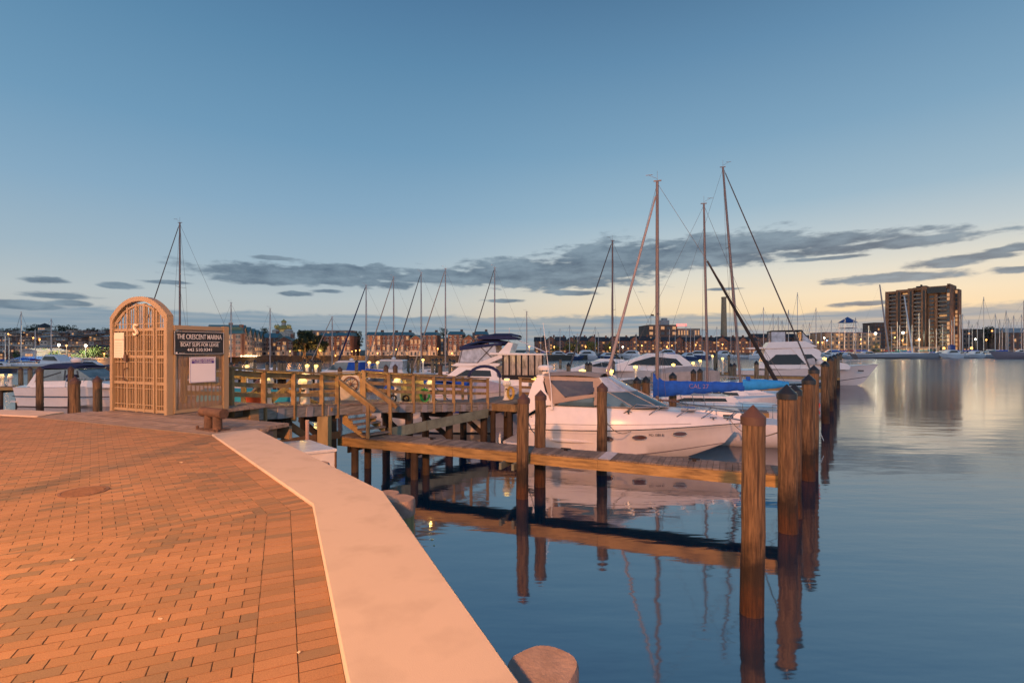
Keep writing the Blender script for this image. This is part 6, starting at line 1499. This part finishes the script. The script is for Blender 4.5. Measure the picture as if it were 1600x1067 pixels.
for u,v in ((845,512),(858,517),(875,513),(890,508),(902,520),(930,510),(994,520),(968,521),(1046,514),(1055,515),(1072,507),(1079,512),(1085,517),(1097,512),(1120,510),(1142,513),(1150,518),(1172,514),(935,519)): FS.append((u,v,215+random.uniform(-12,18),random.randrange(4)))
for u,v in ((1193,480),(1208,490),(1216,494),(1222,500),(1232,484),(1246,457),(1255,506),(1265,504),(1275,481),(1283,508),(1299,500),(1311,505),(1320,497),(1334,499),(1337,496),(1346,512),(1357,509),(1393,511),(1402,503),(1406,508),(1417,497),(1425,508),(1436,490),(1452,498),(1463,513),(1473,507),(1487,500),(1491,495),(1500,492),(1504,490)): FS.append((u,v,235+random.uniform(-15,10),random.randrange(4)))
for u,v in ((1514,500),(1519,506),(1527,502),(1537,464),(1555,490),(1562,499),(1572,485),(1575,496),(1584,493),(1596,491),(1566,511),(1608,495)): FS.append((u,v,232+random.uniform(-6,10),random.randrange(4)))
FS.sort()
def freg(u): return ('off the left town shore',-99,300) if u < 300 else ('in front of the long dark row',300,1183) if u < 1183 else ('before the lit hotel',1183,1383) if u < 1383 else ('in front of the tower block',1383,1508) if u < 1508 else ('right of the tower block',1508,1700)
for (u,v,d,k_) in FS:
    rg = freg(u); j = sum(1 for q in FS if rg[1] <= q[0] < u); p, cn_ = SP[k_]; lb = '%s bare mast from the left %s, %s cover' % (ORD[j], rg[0], cn_)
    zt2 = Z(v,d); rz = random.choice([0,math.pi])+random.uniform(-.5,.5); sc_ = max(.75, min(1.35, zt2/13)) 
    loc = (X(u,d)-5.8*sc_*math.cos(rz), d-5.8*sc_*math.sin(rz), 0)
    if not used[k_]: used[k_] = True; r = p; r.location = loc; r.rotation_euler = (0,0,rz); r.scale = (sc_,)*3; r['label'] = lb; r['group'] = 'sailboats across the harbour'; kk = kids(r)
    else: r = dup(p, SPS[k_], loc, rz, lb, 'sailboats across the harbour', sc_); kk = kids(r)
    for c in kk:       # the mast itself to its own height
        if c.name.startswith(('mast','rigging')):
            f = (zt2/sc_-1.4)/8.6; c.scale = (1,1,f); c.location = (0,0,1.4*(1-f))
FM = [(u, 90+random.uniform(-4,8), random.randrange(2)) for u in (2,22,66,118)]+[(u, 200+random.uniform(-15,25), random.randrange(2)) for u in (842,858,880,900,935,960,1005,1060,1085,1110,1140,1170)]+[(u, 226+random.uniform(-8,12), random.randrange(2)) for u in (1195,1220,1252,1280,1302,1320)]+[(u, 226+random.uniform(3,22), random.randrange(2)) for u in (1467,1473,1481,1489,1497,1504,1511,1519,1526,1533,1541,1549,1556,1563,1570,1578)]+[(u, 214+random.uniform(0,4), random.randrange(2)) for u in (1330,1342,1472,1500,1530)]
FM.sort()
for (u,d,k_) in FM:
    rg = freg(u); j = sum(1 for q in FM if rg[1] <= q[0] < u); p, cn_ = MPR[k_]; lb = '%s small motor boat from the left %s, %s hull' % (ORD[j], rg[0], cn_); rz = random.choice([0,math.pi])+random.uniform(-.6,.6); loc = (X(u,d), d, 0); s_ = random.uniform(.8,1.3)
    if not usedm[k_]: usedm[k_] = True; p.location = loc; p.rotation_euler = (0,0,rz); p['label'] = lb; p['group'] = 'motor boats across the harbour'
    else: dup(p, MPS[k_], loc, rz, lb, 'motor boats across the harbour', s_*(.7 if u < 300 else 1))
# long grey yacht and the schooner at the right
sail_at('long grey racing yacht with leaning mast before the tower block', 1389, 208, 445, 36, 6, R(1), 2.0, 2.3, .42, hullmat=GREYH, r=.3, tiltx=-3.8, mm=ALU, boomz=2.0, cover=BEIGE, cover_len=.3, cabin=True)
sail_at('long grey yacht behind the racing yacht with strongly leaning mast', 1426, 214, 463, 30, 5.5, R(2), 2.0, 2.2, .5, hullmat=GREYH, r=.28, tiltx=-3.6, mm=WHITE2, boomz=2.0)
sail_at('grey schooner cut by the right edge of the picture', 1600, 205, 470, 26, 5, R(180), 2.4, 3.2, .45, hullmat=M('purple_grey_hull',(.22,.18,.2),.5), r=.2, mm=ALU, boomz=1.6, cover=M('green_cover',(.02,.14,.08),.8), cover_len=.3)
sd_ = thing('blue_post', 'thick blue dock post in front of the right marina', 'piling', (X(1487,224),224,0)); MB().lathe([(1.3,-1),(1.3,Z(539,224)-.3)], n=12).build('post', M('blue_paint',(.01,.04,.2),.5), sd_); MB().lathe([(1.35,Z(539,224)-.28),(.2,Z(539,224)+.2)], n=12).build('cap', MATS['blue_paint'], sd_)
for i,(u,kd) in enumerate(((1476,'b'),(1523,'b'),(1475,'o'),(1518,'o'))):
    t = thing('dock_light', '%s %s light on the edge of the right floating dock' % (('left','right')[i%2], 'blue' if kd == 'b' else 'orange'), 'light', (X(u,225),225,1.0)); z_ = .4 if kd == 'b' else 3.; MB().tube([(0,0,0),(0,0,z_)], .08, 6).build('stand', DARKW, t); MB().ball((0,0,z_+.3), .35 if kd=='b' else .5, 8, 6).build('bulb', BGLOW if kd == 'b' else OGLOW, t)

# ---------------------------------------------------------------- street lamps on the promenade behind the camera (they light the foreground; the far left one is added)
def promenade_lamp(x, y, h, label, power, col, rad=.25):
    t = thing('promenade_lamp', label, 'street lamp', (x,y,PZ), 0, 'sodium lamps on the promenade'); k = MB(); k.tube([(0,-.3,0),(0,-.3,h+.3),(0,.1,h+.45)], [.1,.07,.05], 10); k.build('pole', DARKW, t)
    MB().lathe([(.3,h+.36),(.25,h+.5),(.05,h+.6)], (0,.2,0), 14).build('shade', DARKW, t); MB().ball((0,.2,h+.24), .1, 10, 6).build('bulb', OGLOW, t)
    light((x,y+.2,PZ+h), col, power, rad)
promenade_lamp(-5.8,-20,13.,'tall sodium lamp on the promenade behind the viewer',59000,(1,.38,.14),.6)
promenade_lamp(-24,3.5,8.,'added unseen sodium lamp far along the promenade left of the viewer',12000,(1,.42,.15),.4)  # added out of view to warm the left cruiser and its pilings
promenade_lamp(-5.0,.3,4.6,'nearer sodium lamp on the promenade left of the viewer',1350,(1,.54,.13),.3)

# ---------------------------------------------------------------- sun glow, sky
sun = bpy.data.lights.new('sun', 'SUN'); so = bpy.data.objects.new('sun', sun); C.objects.link(so); sun.energy = .02; sun.angle = R(12); sun.color = (1,.75,.5)
SAZ, SEL = math.atan2(650, 800), R(2.5)     # sun just at the horizon at right
so.rotation_euler = (R(90)-SEL, 0, math.pi-SAZ)
w = bpy.data.worlds.new('World'); sc.world = w; w.use_nodes = True; nt = w.node_tree; N = nt.nodes; L = nt.links
bg = N['Background']; tc = N.new('ShaderNodeTexCoord'); sx = N.new('ShaderNodeSeparateXYZ'); L.new(tc.outputs['Generated'], sx.inputs[0])
def mth(op, a, b=None, c=None, clamp=False):
    m = N.new('ShaderNodeMath'); m.operation = op; m.use_clamp = clamp
    for i, v in enumerate((a,b,c)):
        if v is None: continue
        if isinstance(v, (int,float)): m.inputs[i].default_value = v
        else: L.new(v, m.inputs[i])
    return m.outputs[0]
def ramp(fac, stops):
    r = N.new('ShaderNodeValToRGB'); L.new(fac, r.inputs[0]); e = r.color_ramp.elements
    e[0].position = stops[0][0]; e[0].color = (*stops[0][1],1); e[1].position = stops[-1][0]; e[1].color = (*stops[-1][1],1)
    for p, c in stops[1:-1]: q = e.new(p); q.color = (*c,1)
    return r.outputs[0]
def srgb(h): 
    v = [int(h[i:i+2],16)/255 for i in (0,2,4)]; return tuple(x/12.92 if x <= .04045 else ((x+.055)/1.055)**2.4 for x in v)
el = mth('ARCSINE', sx.outputs['Z']); az = mth('ARCTAN2', sx.outputs['X'], sx.outputs['Y'])
ef = mth('MULTIPLY', mth('ABSOLUTE', el), 1/1.0)
cool = ramp(ef, [(0,srgb('a9a9a6')),(.045,srgb('b9bab6')),(.09,srgb('b3bdc0')),(.15,srgb('9db3c1')),(.25,srgb('84a6bf')),(.36,srgb('6d97b6')),(.5,srgb('5a86a8')),(.62,srgb('4b7499')),(1,srgb('3c6288'))])
warm = ramp(ef, [(0,srgb('e9c69a')),(.05,srgb('efd2a8')),(.09,srgb('ecdabc')),(.13,srgb('dbd7c9')),(.18,srgb('b9c6cb')),(.25,srgb('97b4c6')),(.36,srgb('7aa0bb')),(.5,srgb('6089aa')),(.62,srgb('4b7294')),(1,srgb('3c6288'))])
da = mth('SUBTRACT', az, .62); 
wf = mth('POWER', mth('MAXIMUM', mth('COSINE', da), 0), 2.6)
mr = N.new('ShaderNodeMapRange'); mr.interpolation_type = 'SMOOTHSTEP'; mr.inputs['From Min'].default_value = .2; mr.inputs['From Max'].default_value = .98; L.new(wf, mr.inputs['Value'])
mx = N.new('ShaderNodeMix'); mx.data_type = 'RGBA'; L.new(mr.outputs[0], mx.inputs['Factor']); L.new(cool, mx.inputs['A']); L.new(warm, mx.inputs['B'])
# clouds
cv = N.new('ShaderNodeCombineXYZ'); L.new(az, cv.inputs[0]); L.new(el, cv.inputs[1])
mpn = N.new('ShaderNodeMapping'); mpn.inputs['Scale'].default_value = (9,34,1); L.new(cv.outputs[0], mpn.inputs[0])
nz = N.new('ShaderNodeTexNoise'); nz.inputs['Scale'].default_value = 1.; nz.inputs['Detail'].default_value = 8; nz.inputs['Roughness'].default_value = .62; L.new(mpn.outputs[0], nz.inputs['Vector'])
mp2 = N.new('ShaderNodeMapping'); mp2.inputs['Scale'].default_value = (30,110,1); L.new(cv.outputs[0], mp2.inputs[0])
nz2 = N.new('ShaderNodeTexNoise'); nz2.inputs['Scale'].default_value = 1.; nz2.inputs['Detail'].default_value = 5; L.new(mp2.outputs[0], nz2.inputs['Vector'])
# clouds: centre u,v and half sizes
CL_ = [(660,436,100,6),(1330,388,150,9),(700,428,60,6),(455,428,125,15),(400,436,60,9),(540,422,80,10),(520,440,60,6),(735,434,50,13),(830,428,110,22),(930,418,120,24),(1010,402,130,26),(1110,392,130,24),(1230,384,170,13),(1380,381,100,7),(880,440,110,12),(1140,405,80,12),
  (1390,434,90,7),(1470,410,55,8),(1530,401,60,7),(1590,388,50,7),(1345,475,45,4),(1590,420,40,5),(68,438,28,6),(95,462,45,5),(30,476,60,7),(110,474,30,5),(187,446,22,5),(262,441,35,3),(618,446,28,7),(575,440,18,9),(462,459,25,4),(900,458,30,4),(425,403,22,3),(1300,403,60,3),(1130,452,25,2.5),(510,455,20,3),(790,470,25,3),(870,456,18,3)]
cur = None
for (u,v,ru,rv) in CL_:
    ru *= 1.12; rv *= .95
    a0 = math.atan((u-800)/800); dd_ = math.hypot(800,u-800); e0_ = math.atan((545-v)/dd_); ra = ru/800*math.cos(a0)**2; re = rv/dd_
    m = N.new('ShaderNodeMapping'); m.vector_type = 'TEXTURE'; m.inputs['Location'].default_value = (a0,e0_,0); m.inputs['Scale'].default_value = (ra,re,1); L.new(cv.outputs[0], m.inputs[0])
    ln = N.new('ShaderNodeVectorMath'); ln.operation = 'LENGTH'; L.new(m.outputs[0], ln.inputs[0])
    cur = ln.outputs['Value'] if cur is None else mth('MINIMUM', cur, ln.outputs['Value'])
n_off = mth('MULTIPLY', mth('SUBTRACT', nz.outputs['Fac'], .5), 2.6); n_o2 = mth('MULTIPLY', mth('SUBTRACT', nz2.outputs['Fac'], .5), 1.6)
cd_ = mth('ADD', mth('ADD', cur, n_off), n_o2)
cm = N.new('ShaderNodeMapRange'); cm.interpolation_type = 'SMOOTHSTEP'; cm.inputs['From Min'].default_value = 1.35; cm.inputs['From Max'].default_value = .7; L.new(cd_, cm.inputs['Value'])
# low bank
bankh = mth('ADD', .062, mth('MULTIPLY', mth('SUBTRACT', nz.outputs['Fac'], .5), .030)); bankh = mth('ADD', bankh, mth('MULTIPLY', mth('SUBTRACT', nz2.outputs['Fac'], .5), .01))
bkm = N.new('ShaderNodeMapRange'); bkm.interpolation_type = 'SMOOTHSTEP'; bkm.inputs['From Min'].default_value = .004; bkm.inputs['From Max'].default_value = -.004; L.new(mth('SUBTRACT', mth('MAXIMUM', el, 0), bankh), bkm.inputs['Value'])
mp3 = N.new('ShaderNodeMapping'); mp3.inputs['Scale'].default_value = (7,120,1); L.new(cv.outputs[0], mp3.inputs[0])
nz3 = N.new('ShaderNodeTexNoise'); nz3.inputs['Scale'].default_value = 1.; nz3.inputs['Detail'].default_value = 6; L.new(mp3.outputs[0], nz3.inputs['Vector'])
slit = N.new('ShaderNodeMapRange'); slit.inputs['From Min'].default_value = .40; slit.inputs['From Max'].default_value = .62; slit.inputs['To Min'].default_value = .95; slit.inputs['To Max'].default_value = .62; L.new(nz3.outputs['Fac'], slit.inputs['Value'])
bk = mth('MULTIPLY', bkm.outputs[0], slit.outputs[0])
m1 = N.new('ShaderNodeMix'); m1.data_type = 'RGBA'; L.new(bk, m1.inputs['Factor']); L.new(mx.outputs['Result'], m1.inputs['A']); m1.inputs['B'].default_value = (*srgb('7b92a4'),1)
cc = ramp(nz.outputs['Fac'], [(.38,srgb('7b8f9e')),(.62,srgb('506478'))])
m2 = N.new('ShaderNodeMix'); m2.data_type = 'RGBA'; L.new(mth('MULTIPLY', cm.outputs[0], .92), m2.inputs['Factor']); L.new(m1.outputs['Result'], m2.inputs['A']); L.new(cc, m2.inputs['B'])
st = N.new('ShaderNodeTexSky'); st.sky_type = 'NISHITA'; st.sun_disc = False; st.sun_elevation = SEL; st.sun_rotation = SAZ
sv = N.new('ShaderNodeVectorMath'); sv.operation = 'SCALE'; L.new(st.outputs[0], sv.inputs[0]); sv.inputs['Scale'].default_value = .003
ad = N.new('ShaderNodeVectorMath'); ad.operation = 'ADD'; L.new(m2.outputs['Result'], ad.inputs[0]); L.new(sv.outputs[0], ad.inputs[1])
bh = N.new('ShaderNodeMapRange'); bh.interpolation_type = 'SMOOTHSTEP'; bh.inputs['From Min'].default_value = .05; bh.inputs['From Max'].default_value = -.75; L.new(sx.outputs['Y'], bh.inputs['Value'])  # sky behind the camera made brighter, an added fill for camera-facing surfaces
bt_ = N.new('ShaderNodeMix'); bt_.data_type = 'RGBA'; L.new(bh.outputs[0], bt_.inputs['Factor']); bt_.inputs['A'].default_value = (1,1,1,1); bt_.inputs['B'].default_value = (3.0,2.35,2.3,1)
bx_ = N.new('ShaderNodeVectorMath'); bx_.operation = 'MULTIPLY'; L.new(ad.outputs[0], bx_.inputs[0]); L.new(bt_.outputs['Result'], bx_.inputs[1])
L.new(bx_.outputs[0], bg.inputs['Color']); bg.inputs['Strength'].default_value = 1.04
vs_ = sc.view_settings; vs_.view_transform = 'Standard'; vs_.look = 'None'; vs_.exposure = 0; vs_.gamma = 1
cy = sc.cycles; cy.use_denoising = True; cy.max_bounces = 5; cy.diffuse_bounces = 2; cy.glossy_bounces = 3; cy.transmission_bounces = 2; cy.sample_clamp_indirect = 3; cy.sample_clamp_direct = 8; cy.use_light_tree = True; cy.caustics_reflective = False; cy.caustics_refractive = False
